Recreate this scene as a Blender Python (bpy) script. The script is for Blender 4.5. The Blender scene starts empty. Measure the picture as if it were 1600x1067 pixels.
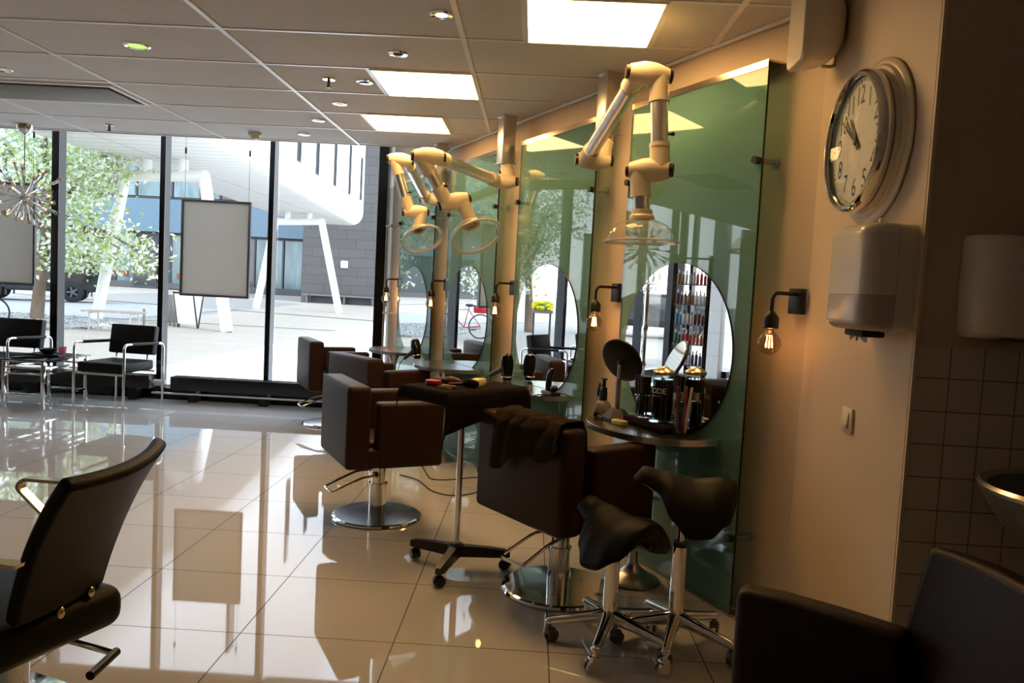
import bpy, bmesh, math, random
from mathutils import Vector, Matrix, Euler, noise
random.seed(7)
PI = math.pi
scene = bpy.context.scene
COL = scene.collection

# ------------------------------------------------------------------ camera
EYE = Vector((0.0, 0.0, 1.3895))
YAW, PITCH, ROLL = math.radians(-1.4088), math.radians(-3.8323), math.radians(2.9613)
cam_d = bpy.data.cameras.new('camera')
cam_d.sensor_width = 36.0
cam_d.lens = 1216.28 / 1600 * 36.0
cam_d.clip_start = 0.05
cam_d.clip_end = 400
cam = bpy.data.objects.new('camera', cam_d)
COL.objects.link(cam)
fwd = Vector((math.sin(YAW) * math.cos(PITCH), math.cos(YAW) * math.cos(PITCH), math.sin(PITCH)))
r0 = Vector((math.cos(YAW), -math.sin(YAW), 0))
u0 = r0.cross(fwd)
rt = math.cos(ROLL) * r0 + math.sin(ROLL) * u0
up = -math.sin(ROLL) * r0 + math.cos(ROLL) * u0
cam.matrix_world = Matrix(((rt.x, up.x, -fwd.x, EYE.x), (rt.y, up.y, -fwd.y, EYE.y), (rt.z, up.z, -fwd.z, EYE.z), (0, 0, 0, 1)))
scene.camera = cam

# ------------------------------------------------------------------ view, sky, sun
scene.view_settings.view_transform = 'Standard'
scene.view_settings.look = 'None'
scene.view_settings.gamma = 1.0
scene.view_settings.use_curve_mapping = False
scene.view_settings.exposure = 0.28
scene.cycles.use_denoising = True
scene.cycles.max_bounces = 10
scene.cycles.transparent_max_bounces = 24
scene.cycles.glossy_bounces = 6
scene.cycles.sample_clamp_indirect = 6.0
scene.cycles.caustics_reflective = False
scene.cycles.caustics_refractive = False

SKY = 4.0
SUN = 3.6
PANEL = 15.0          # ceiling light panels
world = bpy.data.worlds.new('sky')
scene.world = world
world.use_nodes = True
wn = world.node_tree
bg = wn.nodes['Background']
tc = wn.nodes.new('ShaderNodeTexCoord')
sep = wn.nodes.new('ShaderNodeSeparateXYZ')
ramp = wn.nodes.new('ShaderNodeValToRGB')
wn.links.new(tc.outputs['Generated'], sep.inputs[0])
wn.links.new(sep.outputs['Z'], ramp.inputs[0])
ramp.color_ramp.elements[0].position = 0.0
ramp.color_ramp.elements[0].color = (0.92, 0.96, 1.0, 1)
ramp.color_ramp.elements[1].position = 0.7
ramp.color_ramp.elements[1].color = (0.62, 0.78, 1.0, 1)
wn.links.new(ramp.outputs[0], bg.inputs['Color'])
bg.inputs['Strength'].default_value = SKY
sun_d = bpy.data.lights.new('sun', 'SUN')
sun_d.energy = SUN
sun_d.angle = 0.06
sun_d.color = (1.0, 0.97, 0.92)
sun = bpy.data.objects.new('sun', sun_d)
COL.objects.link(sun)
sun.rotation_euler = Vector((-0.62, 0.42, -0.75)).to_track_quat('-Z', 'Y').to_euler()

# ------------------------------------------------------------------ materials
def lin(c):
    return tuple(((v / 12.92) if v <= 0.04045 else ((v + 0.055) / 1.055) ** 2.4) for v in c)

def hx(s):
    return lin(tuple(int(s[i:i + 2], 16) / 255 for i in (0, 2, 4)))

MATS = {}
def mat(name, col, rough=0.5, metal=0.0, spec=0.5, noise_amt=0.0, noise_scale=8.0, bump=0.0, bump_scale=60.0, emit=None, emit_s=0.0, coat=0.0, stretch=None):
    """principled material with procedural colour variation and bump"""
    m = bpy.data.materials.new(name)
    m.use_nodes = True
    nt = m.node_tree
    b = nt.nodes['Principled BSDF']
    c = col if not isinstance(col, str) else hx(col)
    b.inputs['Base Color'].default_value = (*c, 1)
    b.inputs['Roughness'].default_value = rough
    b.inputs['Metallic'].default_value = metal
    b.inputs['Specular IOR Level'].default_value = spec
    b.inputs['Coat Weight'].default_value = coat
    if emit:
        b.inputs['Emission Color'].default_value = (*emit, 1)
        b.inputs['Emission Strength'].default_value = emit_s
    if noise_amt or bump:
        t = nt.nodes.new('ShaderNodeTexCoord')
        mp = nt.nodes.new('ShaderNodeMapping')
        if stretch:
            mp.inputs['Scale'].default_value = stretch
        nt.links.new(t.outputs['Object'], mp.inputs[0])
    if noise_amt:
        n = nt.nodes.new('ShaderNodeTexNoise')
        n.inputs['Scale'].default_value = noise_scale
        n.inputs['Detail'].default_value = 4
        nt.links.new(mp.outputs[0], n.inputs['Vector'])
        r = nt.nodes.new('ShaderNodeValToRGB')
        r.color_ramp.elements[0].position = 0.3
        r.color_ramp.elements[1].position = 0.7
        r.color_ramp.elements[0].color = (*[max(0, v * (1 - noise_amt)) for v in c], 1)
        r.color_ramp.elements[1].color = (*[min(1, v * (1 + noise_amt)) for v in c], 1)
        nt.links.new(n.outputs['Fac'], r.inputs[0])
        nt.links.new(r.outputs[0], b.inputs['Base Color'])
    if bump:
        n2 = nt.nodes.new('ShaderNodeTexNoise')
        n2.inputs['Scale'].default_value = bump_scale
        n2.inputs['Detail'].default_value = 3
        nt.links.new(mp.outputs[0], n2.inputs['Vector'])
        bp = nt.nodes.new('ShaderNodeBump')
        bp.inputs['Strength'].default_value = bump
        bp.inputs['Distance'].default_value = 0.003
        nt.links.new(n2.outputs['Fac'], bp.inputs['Height'])
        nt.links.new(bp.outputs[0], b.inputs['Normal'])
    MATS[name] = m
    return m

def clear(name, tint, rough=0.0, ior=1.45, haze=0.0, haze_col=(1, 1, 1), gain=1.0):
    """thin clear glass or plastic: tinted see-through, fresnel mirror, a little haze"""
    m = bpy.data.materials.new(name)
    m.use_nodes = True
    nt = m.node_tree
    nt.nodes.remove(nt.nodes['Principled BSDF'])
    out = nt.nodes['Material Output']
    tr = nt.nodes.new('ShaderNodeBsdfTransparent')
    tr.inputs[0].default_value = (*tint, 1)
    gl = nt.nodes.new('ShaderNodeBsdfGlossy')
    gl.inputs['Roughness'].default_value = rough
    fr = nt.nodes.new('ShaderNodeFresnel')
    gm = nt.nodes.new('ShaderNodeNewGeometry')      # same mirror strength on both faces of a thin sheet
    sel = nt.nodes.new('ShaderNodeMapRange')
    sel.inputs['To Min'].default_value = ior
    sel.inputs['To Max'].default_value = 1 / ior
    nt.links.new(gm.outputs['Backfacing'], sel.inputs['Value'])
    nt.links.new(sel.outputs['Result'], fr.inputs[0])
    gn = nt.nodes.new('ShaderNodeMath')
    gn.operation = 'MULTIPLY'
    gn.use_clamp = True
    gn.inputs[1].default_value = gain
    nt.links.new(fr.outputs[0], gn.inputs[0])
    mx = nt.nodes.new('ShaderNodeMixShader')
    last = tr.outputs[0]
    if haze:
        df = nt.nodes.new('ShaderNodeBsdfDiffuse')
        df.inputs[0].default_value = (*haze_col, 1)
        m2 = nt.nodes.new('ShaderNodeMixShader')
        m2.inputs[0].default_value = haze
        nt.links.new(last, m2.inputs[1])
        nt.links.new(df.outputs[0], m2.inputs[2])
        last = m2.outputs[0]
    nt.links.new(gn.outputs[0], mx.inputs[0])
    nt.links.new(last, mx.inputs[1])
    nt.links.new(gl.outputs[0], mx.inputs[2])
    nt.links.new(mx.outputs[0], out.inputs['Surface'])
    MATS[name] = m
    return m

def grid_mat(name, base, line, sx, sy, ox, oy, lw, axes=('X', 'Y'), rough=0.1, spec=0.5, vary=0.04, offset_row=0.0, bump=0.0, coat=0.0):
    """tiles: thin joints every sx, sy; slight tone change from tile to tile"""
    m = bpy.data.materials.new(name)
    m.use_nodes = True
    nt = m.node_tree
    b = nt.nodes['Principled BSDF']
    L = nt.links
    def M(op, a, bb=None, clampit=False):
        n = nt.nodes.new('ShaderNodeMath')
        n.operation = op
        n.use_clamp = clampit
        for i, v in enumerate((a, bb)):
            if v is None:
                continue
            if isinstance(v, (int, float)):
                n.inputs[i].default_value = v
            else:
                L.new(v, n.inputs[i])
        return n.outputs[0]
    t = nt.nodes.new('ShaderNodeTexCoord')
    s = nt.nodes.new('ShaderNodeSeparateXYZ')
    L.new(t.outputs['Object'], s.inputs[0])
    v = M('DIVIDE', M('SUBTRACT', s.outputs[axes[1]], oy), sy)
    u = M('DIVIDE', M('SUBTRACT', s.outputs[axes[0]], ox), sx)
    if offset_row:
        u = M('ADD', u, M('MULTIPLY', M('FLOOR', v), offset_row))
    fu, fv = M('FRACT', u), M('FRACT', v)
    du = M('MULTIPLY', M('MINIMUM', fu, M('SUBTRACT', 1.0, fu)), sx)
    dv = M('MULTIPLY', M('MINIMUM', fv, M('SUBTRACT', 1.0, fv)), sy)
    isl = M('LESS_THAN', M('MINIMUM', du, dv), lw / 2)
    cmb = nt.nodes.new('ShaderNodeCombineXYZ')
    L.new(M('FLOOR', u), cmb.inputs[0])
    L.new(M('FLOOR', v), cmb.inputs[1])
    wn_ = nt.nodes.new('ShaderNodeTexWhiteNoise')
    L.new(cmb.outputs[0], wn_.inputs['Vector'])
    nz = nt.nodes.new('ShaderNodeTexNoise')
    nz.inputs['Scale'].default_value = 3.0
    nz.inputs['Detail'].default_value = 5
    L.new(t.outputs['Object'], nz.inputs['Vector'])
    f = M('ADD', M('MULTIPLY', M('SUBTRACT', wn_.outputs['Value'], 0.5), vary * 2), M('MULTIPLY', M('SUBTRACT', nz.outputs['Fac'], 0.5), vary))
    f = M('ADD', f, 1.0)
    hs = nt.nodes.new('ShaderNodeHueSaturation')
    hs.inputs['Color'].default_value = (*base, 1)
    L.new(f, hs.inputs['Value'])
    mx = nt.nodes.new('ShaderNodeMixRGB')
    L.new(isl, mx.inputs[0])
    L.new(hs.outputs[0], mx.inputs[1])
    mx.inputs[2].default_value = (*line, 1)
    L.new(mx.outputs[0], b.inputs['Base Color'])
    L.new(M('ADD', M('MULTIPLY', isl, 0.5), rough), b.inputs['Roughness'])
    b.inputs['Specular IOR Level'].default_value = spec
    b.inputs['Coat Weight'].default_value = coat
    b.inputs['Coat Roughness'].default_value = 0.02
    if bump:
        bp = nt.nodes.new('ShaderNodeBump')
        bp.inputs['Strength'].default_value = bump
        bp.inputs['Distance'].default_value = 0.002
        L.new(M('SUBTRACT', 1.0, isl), bp.inputs['Height'])
        L.new(bp.outputs[0], b.inputs['Normal'])
    MATS[name] = m
    return m

mat('wall_paint', (0.70, 0.56, 0.41), 0.55, noise_amt=0.03, noise_scale=2.0, bump=0.08, bump_scale=90)
mat('dark_shaded_paint', (0.55, 0.44, 0.33), 0.6, noise_amt=0.04, noise_scale=2.0, bump=0.08, bump_scale=90)  # darker wall paint; the unlit niche's shade is put into the colour
mat('ceiling_tile', (0.78, 0.755, 0.72), 0.85, noise_amt=0.03, noise_scale=30, bump=0.15, bump_scale=250)
mat('ceiling_bar', (0.95, 0.94, 0.92), 0.3, spec=0.9, noise_amt=0.02)
grid_mat('floor_tile', (0.66, 0.64, 0.61), (0.06, 0.04, 0.03), 0.6, 0.6, -0.4707, 2.9233, 0.005, rough=0.03, spec=0.6, vary=0.025, coat=0.15)
grid_mat('wall_tile', (0.66, 0.57, 0.49), (0.25, 0.19, 0.15), 0.098, 0.098, 1.128, 1.194, 0.004, axes=('X', 'Z'), rough=0.2, vary=0.03, bump=0.3)
mat('chrome', (0.80, 0.79, 0.77), 0.08, 1.0, noise_amt=0.02)
mat('steel', (0.55, 0.54, 0.53), 0.28, 1.0, noise_amt=0.08, noise_scale=30, stretch=(1, 1, 12))
mat('brushed_top', (0.42, 0.42, 0.44), 0.22, 1.0, noise_amt=0.15, noise_scale=40, stretch=(14, 1, 1))
mat('brass_cap', (0.75, 0.60, 0.38), 0.25, 1.0, noise_amt=0.05)
mat('aluminium', (0.72, 0.70, 0.68), 0.32, 1.0, noise_amt=0.05, noise_scale=20)
mat('gold_steel', (0.70, 0.58, 0.42), 0.15, 1.0, noise_amt=0.03)
mat('leather', hx('301b13'), 0.5, spec=0.25, noise_amt=0.14, noise_scale=6, bump=0.25, bump_scale=180)
mat('leather_dark', hx('241310'), 0.48, spec=0.25, noise_amt=0.12, noise_scale=6, bump=0.22, bump_scale=180)
mat('black_leather', hx('0f0d0c'), 0.5, spec=0.18, noise_amt=0.1, noise_scale=6, bump=0.2, bump_scale=200)
mat('black_plastic', hx('141313'), 0.38, noise_amt=0.08, noise_scale=20)
mat('black_gloss', hx('0c0c0d'), 0.12, noise_amt=0.05)
mat('black_frame', hx('101114'), 0.22, metal=0.3, noise_amt=0.08, noise_scale=3)
mat('frame_side', hx('1c2026'), 0.35, spec=0.3, metal=0.0, noise_amt=0.1, noise_scale=3, stretch=(1, 1, 0.3))
mat('towel', hx('2c2119'), 0.95, spec=0.1, noise_amt=0.2, noise_scale=40, bump=0.7, bump_scale=260)
mat('black_towel', hx('1c1514'), 0.95, spec=0.1, noise_amt=0.2, noise_scale=40, bump=0.7, bump_scale=260)
mat('cream_plastic', (0.78, 0.69, 0.52), 0.32, noise_amt=0.02)
mat('white_plastic', (0.74, 0.68, 0.58), 0.22, noise_amt=0.02)
mat('knob', hx('2a1712'), 0.4, noise_amt=0.1)
mat('glass_edge', hx('0c1611'), 0.15, noise_amt=0.1)
mat('mirror', (0.90, 0.92, 0.91), 0.0, 1.0)
clear('green_glass', (0.68, 0.90, 0.86), 0.012, 1.5, haze=0.42, haze_col=(0.20, 0.40, 0.37), gain=1.15)
clear('clear_glass', (0.97, 0.985, 0.98), 0.0, 1.40)
grid_mat('pillar_tile', (0.72, 0.72, 0.71), (0.4, 0.4, 0.4), 0.6, 0.4, 0, 0, 0.006, axes=('Y', 'Z'), rough=0.3)
clear('window_glass', (0.985, 0.99, 0.99), 0.0, 1.35)
clear('dome_plastic', (0.95, 0.945, 0.92), 0.03, 1.45, haze=0.10, haze_col=(0.9, 0.88, 0.82))
clear('rim_plastic', (0.92, 0.92, 0.91), 0.05, 1.5, haze=0.45, haze_col=(0.9, 0.9, 0.86))
clear('smoke_glass', (0.80, 0.72, 0.64), 0.0, 1.5)
clear('teal_liquid', (0.06, 0.42, 0.50), 0.0, 1.4, haze=0.1, haze_col=(0.02, 0.2, 0.25))
mat('dispenser_window', (0.50, 0.43, 0.38), 0.2, noise_amt=0.03)
clear('spray_glass', (0.55, 0.52, 0.50), 0.02, 1.5, haze=0.08)
mat('filament', (1, 0.6, 0.2), 0.5, emit=(1.0, 0.42, 0.10), emit_s=30)
mat('bulb_glow', (1, 0.6, 0.3), 0.5, emit=(1.0, 0.50, 0.16), emit_s=5)
mat('panel_light', (1, 0.95, 0.8), 0.5, emit=(1.0, 0.575, 0.205), emit_s=PANEL)
mat('spot_light', (1, 0.9, 0.7), 0.5, emit=(1.0, 0.80, 0.5), emit_s=12)
mat('spot_dim', (0.7, 0.6, 0.5), 0.5, emit=(1.0, 0.68, 0.40), emit_s=0.35)
mat('spot_green', (0.4, 0.6, 0.2), 0.4, emit=(0.45, 0.80, 0.12), emit_s=0.9)
mat('dark_hole', hx('15110e'), 0.7, noise_amt=0.1)
mat('clock_face', (0.92, 0.88, 0.78), 0.5, noise_amt=0.02)
mat('ink', hx('1a1a1a'), 0.5, noise_amt=0.05)
mat('print_white', (0.85, 0.85, 0.82), 0.6, noise_amt=0.02)
mat('red_plastic', hx('b0182c'), 0.35, noise_amt=0.05)
mat('red_comb', hx('7d1010'), 0.35, noise_amt=0.05)
mat('pale_comb', hx('b9a988'), 0.4, noise_amt=0.05)
mat('yellow_box', hx('e8dfa0'), 0.5, noise_amt=0.03)
mat('wood', hx('c08a4a'), 0.5, noise_amt=0.2, noise_scale=12, stretch=(1, 8, 8))
mat('brown_wood', hx('6e3d17'), 0.4, noise_amt=0.25, noise_scale=12, stretch=(1, 8, 8))
clear('pink_glass', (0.97, 0.70, 0.76), 0.03, 1.45, haze=0.35, haze_col=(0.85, 0.48, 0.56))
mat('paper', (0.85, 0.83, 0.79), 0.9, noise_amt=0.02)
mat('poster_back', hx('b9b3a9'), 0.6, noise_amt=0.04, noise_scale=3)
def see_light(name, col, k):
    # thin sheet that lets some daylight glow through
    nt = MATS[name].node_tree
    tl = nt.nodes.new('ShaderNodeBsdfTranslucent')
    tl.inputs[0].default_value = (*col, 1)
    mx = nt.nodes.new('ShaderNodeMixShader')
    mx.inputs[0].default_value = k
    nt.links.new(nt.nodes['Principled BSDF'].outputs[0], mx.inputs[1])
    nt.links.new(tl.outputs[0], mx.inputs[2])
    nt.links.new(mx.outputs[0], nt.nodes['Material Output'].inputs['Surface'])
see_light('poster_back', (0.80, 0.77, 0.72), 0.40)
mat('grey_metal', hx('6b6a68'), 0.4, metal=0.5, noise_amt=0.05)
mat('cassette', hx('7d766c'), 0.5, metal=0.3, noise_amt=0.15, noise_scale=3)
# outside
grid_mat('plaza', (0.285, 0.26, 0.226), (0.22, 0.20, 0.172), 1.2, 0.6, 0, 0, 0.012, rough=0.75, spec=0.2, vary=0.03, offset_row=0.5)
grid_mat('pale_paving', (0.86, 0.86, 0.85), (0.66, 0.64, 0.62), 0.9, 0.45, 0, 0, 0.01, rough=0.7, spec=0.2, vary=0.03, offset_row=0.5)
mat('road', (0.30, 0.295, 0.305), 0.8, noise_amt=0.05)
mat('drain', hx('77736c'), 0.7, noise_amt=0.1)
mat('gravel', (0.30, 0.30, 0.29), 0.9, noise_amt=0.55, noise_scale=14, bump=1.0, bump_scale=16)
grid_mat('stone_cladding', (0.072, 0.068, 0.069), (0.05, 0.048, 0.049), 1.6, 0.55, 0, 0, 0.03, axes=('X', 'Z'), rough=0.7, vary=0.07, offset_row=0.37)
mat('white_render', (0.88, 0.88, 0.88), 0.5, noise_amt=0.01)
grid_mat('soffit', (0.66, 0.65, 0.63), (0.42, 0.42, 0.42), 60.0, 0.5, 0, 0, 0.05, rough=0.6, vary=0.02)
mat('white_steel', (0.84, 0.84, 0.83), 0.35, noise_amt=0.02)
mat('blue_panel', (0.05, 0.115, 0.17), 0.2, spec=0.6, noise_amt=0.06, noise_scale=0.4)
mat('facade_glass', hx('4c6a70'), 0.08, spec=0.8, noise_amt=0.5, noise_scale=0.6, stretch=(2.5, 1, 0.5))
mat('facade_glass_dark', hx('1e2629'), 0.06, spec=0.8, noise_amt=0.4, noise_scale=0.5)
mat('facade_frame', hx('34383c'), 0.5, noise_amt=0.05)
mat('bark', hx('6d5c4d'), 0.9, noise_amt=0.35, noise_scale=6, bump=1.0, bump_scale=20, stretch=(1, 1, 0.3))
mat('leaf_green', hx('a9bf78'), 0.6, noise_amt=0.4, noise_scale=3)
mat('leaf_white', hx('e9eede'), 0.6, noise_amt=0.1, noise_scale=3)
see_light('leaf_green', hx('a5bd72'), 0.35)
see_light('leaf_white', hx('f0f4e4'), 0.4)
mat('car_paint', hx('1a1c22'), 0.15, metal=0.2, coat=0.6, noise_amt=0.03)
mat('tyre', hx('171717'), 0.8, noise_amt=0.1)
mat('wheel_alloy', hx('62656a'), 0.3, metal=0.8, noise_amt=0.05)
mat('tail_light', hx('8c1420'), 0.2, noise_amt=0.05)
mat('bench_wood', hx('8c8478'), 0.7, noise_amt=0.2, noise_scale=10)
mat('yellow_flower', hx('d8d020'), 0.7, noise_amt=0.2, noise_scale=20)
mat('bike_red', hx('a81420'), 0.3, noise_amt=0.05)
for nm, c in (('bottle_red', 'b02028'), ('bottle_white', 'd8d6d2'), ('bottle_brown', '8a6030'), ('bottle_blue', '2f7fae'), ('bottle_green', '1f5a40'), ('bottle_purple', '4a2468'), ('bottle_maroon', '5a1c20'), ('bottle_orange', 'b04a28')):
    mat(nm, hx(c), 0.3, noise_amt=0.05)

# ------------------------------------------------------------------ mesh helpers
def frame_from(axis):
    z = Vector(axis).normalized()
    x = Vector((1, 0, 0)) if abs(z.x) < 0.9 else Vector((0, 1, 0))
    y = z.cross(x).normalized()
    x = y.cross(z)
    return x, y, z

class MB:
    def __init__(self):
        self.bm = bmesh.new()
        self.mi = 0
    def _set(self, faces, smooth=True):
        for f in faces:
            f.material_index = self.mi
            f.smooth = smooth
    def box(self, c, s, M=None, bev=0.0, seg=2, rz=0.0):
        r = bmesh.ops.create_cube(self.bm, size=1.0)
        vs = r['verts']
        T = Matrix.Translation(Vector(c)) @ Matrix.Rotation(rz, 4, 'Z')
        if M is not None:
            T = T @ M.to_4x4()
        bmesh.ops.transform(self.bm, matrix=T @ Matrix.Diagonal((s[0], s[1], s[2], 1)), verts=vs)
        fs = set()
        for v in vs:
            fs.update(v.link_faces)
        if bev > 0:
            es = set()
            for v in vs:
                es.update(v.link_edges)
            rr = bmesh.ops.bevel(self.bm, geom=list(es), offset=bev, segments=seg, affect='EDGES', profile=0.5, clamp_overlap=True)
            fs = set(f for f in fs if f.is_valid) | set(rr['faces'])
        self._set(fs)
        return self
    def poly(self, pts):
        vs = [self.bm.verts.new(p) for p in pts]
        f = self.bm.faces.new(vs)
        self._set([f], False)
        return self
    def rings(self, rings, close_u=True, cap0=True, cap1=True):
        """rings: list of equal-length lists of points"""
        rows = [[self.bm.verts.new(p) for p in r] for r in rings]
        n = len(rows[0])
        fs = []
        for a, b in zip(rows[:-1], rows[1:]):
            for i in range(n if close_u else n - 1):
                j = (i + 1) % n
                try:
                    fs.append(self.bm.faces.new((a[i], a[j], b[j], b[i])))
                except ValueError:
                    pass
        self._set(fs)
        caps = []
        if cap0 and close_u:
            caps.append(self.bm.faces.new(list(reversed(rows[0]))))
        if cap1 and close_u:
            caps.append(self.bm.faces.new(rows[-1]))
        self._set(caps)
        return self
    def cyl(self, p0, p1, r0, r1=None, n=20, caps=True):
        p0, p1 = Vector(p0), Vector(p1)
        r1 = r0 if r1 is None else r1
        x, y, z = frame_from(p1 - p0)
        rg = [[p + (x * math.cos(2 * PI * i / n) + y * math.sin(2 * PI * i / n)) * r for i in range(n)] for p, r in ((p0, r0), (p1, r1))]
        return self.rings(rg, True, caps, caps)
    def lathe(self, prof, c=(0, 0, 0), axis=(0, 0, 1), n=32, caps=True):
        """prof: (radius, height) pairs along the axis"""
        c = Vector(c)
        x, y, z = frame_from(axis)
        rg = [[c + z * h + (x * math.cos(2 * PI * i / n) + y * math.sin(2 * PI * i / n)) * max(r, 1e-5) for i in range(n)] for r, h in prof]
        return self.rings(rg, True, caps, caps)
    def tube(self, pts, r, n=10, closed=False, caps=True):
        P = [Vector(p) for p in pts]
        m = len(P)
        rads = r if isinstance(r, (list, tuple)) else [r] * m
        T = []
        for i in range(m):
            if closed:
                d = (P[(i + 1) % m] - P[i - 1])
            else:
                d = P[min(i + 1, m - 1)] - P[max(i - 1, 0)]
            T.append(d.normalized())
        x, y, z = frame_from(T[0])
        rg = []
        nx = x
        for i in range(m):
            nx = (nx - T[i] * nx.dot(T[i]))
            nx = nx.normalized() if nx.length > 1e-6 else frame_from(T[i])[0]
            ny = T[i].cross(nx)
            rg.append([P[i] + (nx * math.cos(2 * PI * k / n) + ny * math.sin(2 * PI * k / n)) * rads[i] for k in range(n)])
        if closed:
            rg.append(list(rg[0]))
            return self.rings(rg, True, False, False)
        return self.rings(rg, True, caps, caps)
    def strap(self, pts, w, t, side):
        """flat bar along pts; side = width direction"""
        P = [Vector(p) for p in pts]
        side = Vector(side).normalized()
        rg = []
        for i in range(len(P)):
            d = (P[min(i + 1, len(P) - 1)] - P[max(i - 1, 0)]).normalized()
            nn = d.cross(side).normalized()
            rg.append([P[i] + side * w / 2 + nn * t / 2, P[i] - side * w / 2 + nn * t / 2, P[i] - side * w / 2 - nn * t / 2, P[i] + side * w / 2 - nn * t / 2])
        return self.rings(rg)
    def sphere(self, c, r, s=(1, 1, 1), u=20, v=12):
        rr = bmesh.ops.create_uvsphere(self.bm, u_segments=u, v_segments=v, radius=r)
        bmesh.ops.transform(self.bm, matrix=Matrix.Translation(Vector(c)) @ Matrix.Diagonal((*s, 1)), verts=rr['verts'])
        fs = set()
        for w in rr['verts']:
            fs.update(w.link_faces)
        self._set(fs)
        return self
    def prism(self, pts, h, M=None, bev=0.0, seg=2):
        """2-D outline pts in local XY, extruded 0..h along local Z, placed by M"""
        M = M or Matrix.Identity(4)
        lo = [self.bm.verts.new(M @ Vector((p[0], p[1], 0))) for p in pts]
        hi = [self.bm.verts.new(M @ Vector((p[0], p[1], h))) for p in pts]
        n = len(pts)
        fs = [self.bm.faces.new(list(reversed(lo))), self.bm.faces.new(hi)]
        for i in range(n):
            j = (i + 1) % n
            fs.append(self.bm.faces.new((lo[i], lo[j], hi[j], hi[i])))
        if bev > 0:
            es = set(fs[0].edges) | set(fs[1].edges)
            rr = bmesh.ops.bevel(self.bm, geom=list(es), offset=bev, segments=seg, affect='EDGES', profile=0.5, clamp_overlap=True)
            fs = [f for f in fs if f.is_valid] + list(rr['faces'])
        self._set(fs)
        return self
    def surf(self, fn, nu, nv, thick=0.0):
        """open sheet fn(u,v) with optional thickness"""
        g = [[Vector(fn(i / nu, j / nv)) for j in range(nv + 1)] for i in range(nu + 1)]
        def add(G, flip):
            V = [[self.bm.verts.new(p) for p in row] for row in G]
            fs = []
            for i in range(nu):
                for j in range(nv):
                    q = (V[i][j], V[i + 1][j], V[i + 1][j + 1], V[i][j + 1])
                    fs.append(self.bm.faces.new(tuple(reversed(q)) if flip else q))
            self._set(fs)
            return V
        A = add(g, False)
        if thick:
            N = []
            for i in range(nu + 1):
                row = []
                for j in range(nv + 1):
                    du = g[min(i + 1, nu)][j] - g[max(i - 1, 0)][j]
                    dv = g[i][min(j + 1, nv)] - g[i][max(j - 1, 0)]
                    nn = du.cross(dv)
                    row.append(nn.normalized() if nn.length > 1e-9 else Vector((0, 0, 1)))
                N.append(row)
            B = add([[g[i][j] - N[i][j] * thick for j in range(nv + 1)] for i in range(nu + 1)], True)
            fs = []
            for i in range(nu):
                fs.append(self.bm.faces.new((A[i + 1][0], A[i][0], B[i][0], B[i + 1][0])))
                fs.append(self.bm.faces.new((A[i][nv], A[i + 1][nv], B[i + 1][nv], B[i][nv])))
            for j in range(nv):
                fs.append(self.bm.faces.new((A[0][j], A[0][j + 1], B[0][j + 1], B[0][j])))
                fs.append(self.bm.faces.new((A[nu][j + 1], A[nu][j], B[nu][j], B[nu][j + 1])))
            self._set(fs)
        return self
    def text(self, s, size, fn):
        """letters as real geometry, placed by fn(x, y) -> point"""
        cu = bpy.data.curves.new('letters', 'FONT')
        cu.body = s
        cu.size = size
        cu.align_x = 'CENTER'
        cu.align_y = 'CENTER'
        o = bpy.data.objects.new('letters', cu)
        COL.objects.link(o)
        bpy.context.view_layer.update()
        me = bpy.data.meshes.new_from_object(o.evaluated_get(bpy.context.evaluated_depsgraph_get()))
        vs = [self.bm.verts.new(fn(v.co.x, v.co.y)) for v in me.vertices]
        fs = []
        for p in me.polygons:
            try:
                fs.append(self.bm.faces.new([vs[i] for i in p.vertices]))
            except ValueError:
                pass
        self._set(fs, False)
        bpy.data.objects.remove(o)
        bpy.data.curves.remove(cu)
        bpy.data.meshes.remove(me)
        return self
    def mesh(self, name, mats, ang=38):
        me = bpy.data.meshes.new(name)
        bmesh.ops.recalc_face_normals(self.bm, faces=self.bm.faces)
        self.bm.to_mesh(me)
        self.bm.free()
        for m in (mats if isinstance(mats, (list, tuple)) else [mats]):
            me.materials.append(MATS[m])
        me.set_sharp_from_angle(angle=math.radians(ang))
        return me
    def out(self, name, mats, parent=None, loc=None, rz=None, ang=38):
        o = bpy.data.objects.new(name, self.mesh(name, mats, ang))
        COL.objects.link(o)
        if parent:
            o.parent = parent
        if loc is not None:
            o.location = loc
        if rz is not None:
            o.rotation_euler = (0, 0, rz)
        return o

def arc(pts, r, k=5):
    """round the inner corners of a polyline"""
    P = [Vector(p) for p in pts]
    out = [P[0]]
    for a, b, c in zip(P[:-2], P[1:-1], P[2:]):
        d1, d2 = (a - b), (c - b)
        rr = min(r, d1.length * 0.49, d2.length * 0.49)
        s, e = b + d1.normalized() * rr, b + d2.normalized() * rr
        for i in range(k + 1):
            t = i / k
            out.append(s * (1 - t) ** 2 + b * 2 * t * (1 - t) + e * t ** 2)
    out.append(P[-1])
    return out

def thing(name, label, cat, loc=(0, 0, 0), rz=0.0, group=None):
    o = bpy.data.objects.new(name, None)
    COL.objects.link(o)
    o.empty_display_size = 0.05
    o.location = loc
    o.rotation_euler = (0, 0, rz)
    return tag(o, label, cat, group)

def tag(o, label, cat, group=None):
    o['label'] = label
    o['category'] = cat
    if group:
        o['group'] = group
    return o

def struct(o):
    o['kind'] = 'structure'
    return o

def dup(root, loc, rz, label, group=None):
    r = root.copy()
    COL.objects.link(r)
    r.location = loc
    r.rotation_euler = (0, 0, rz)
    r['label'] = label
    if group:
        r['group'] = group
    for ch in list(root.children):
        c = ch.copy()
        COL.objects.link(c)
        c.parent = r
        for g in list(ch.children):
            d = g.copy()
            COL.objects.link(d)
            d.parent = c
    return r

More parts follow.
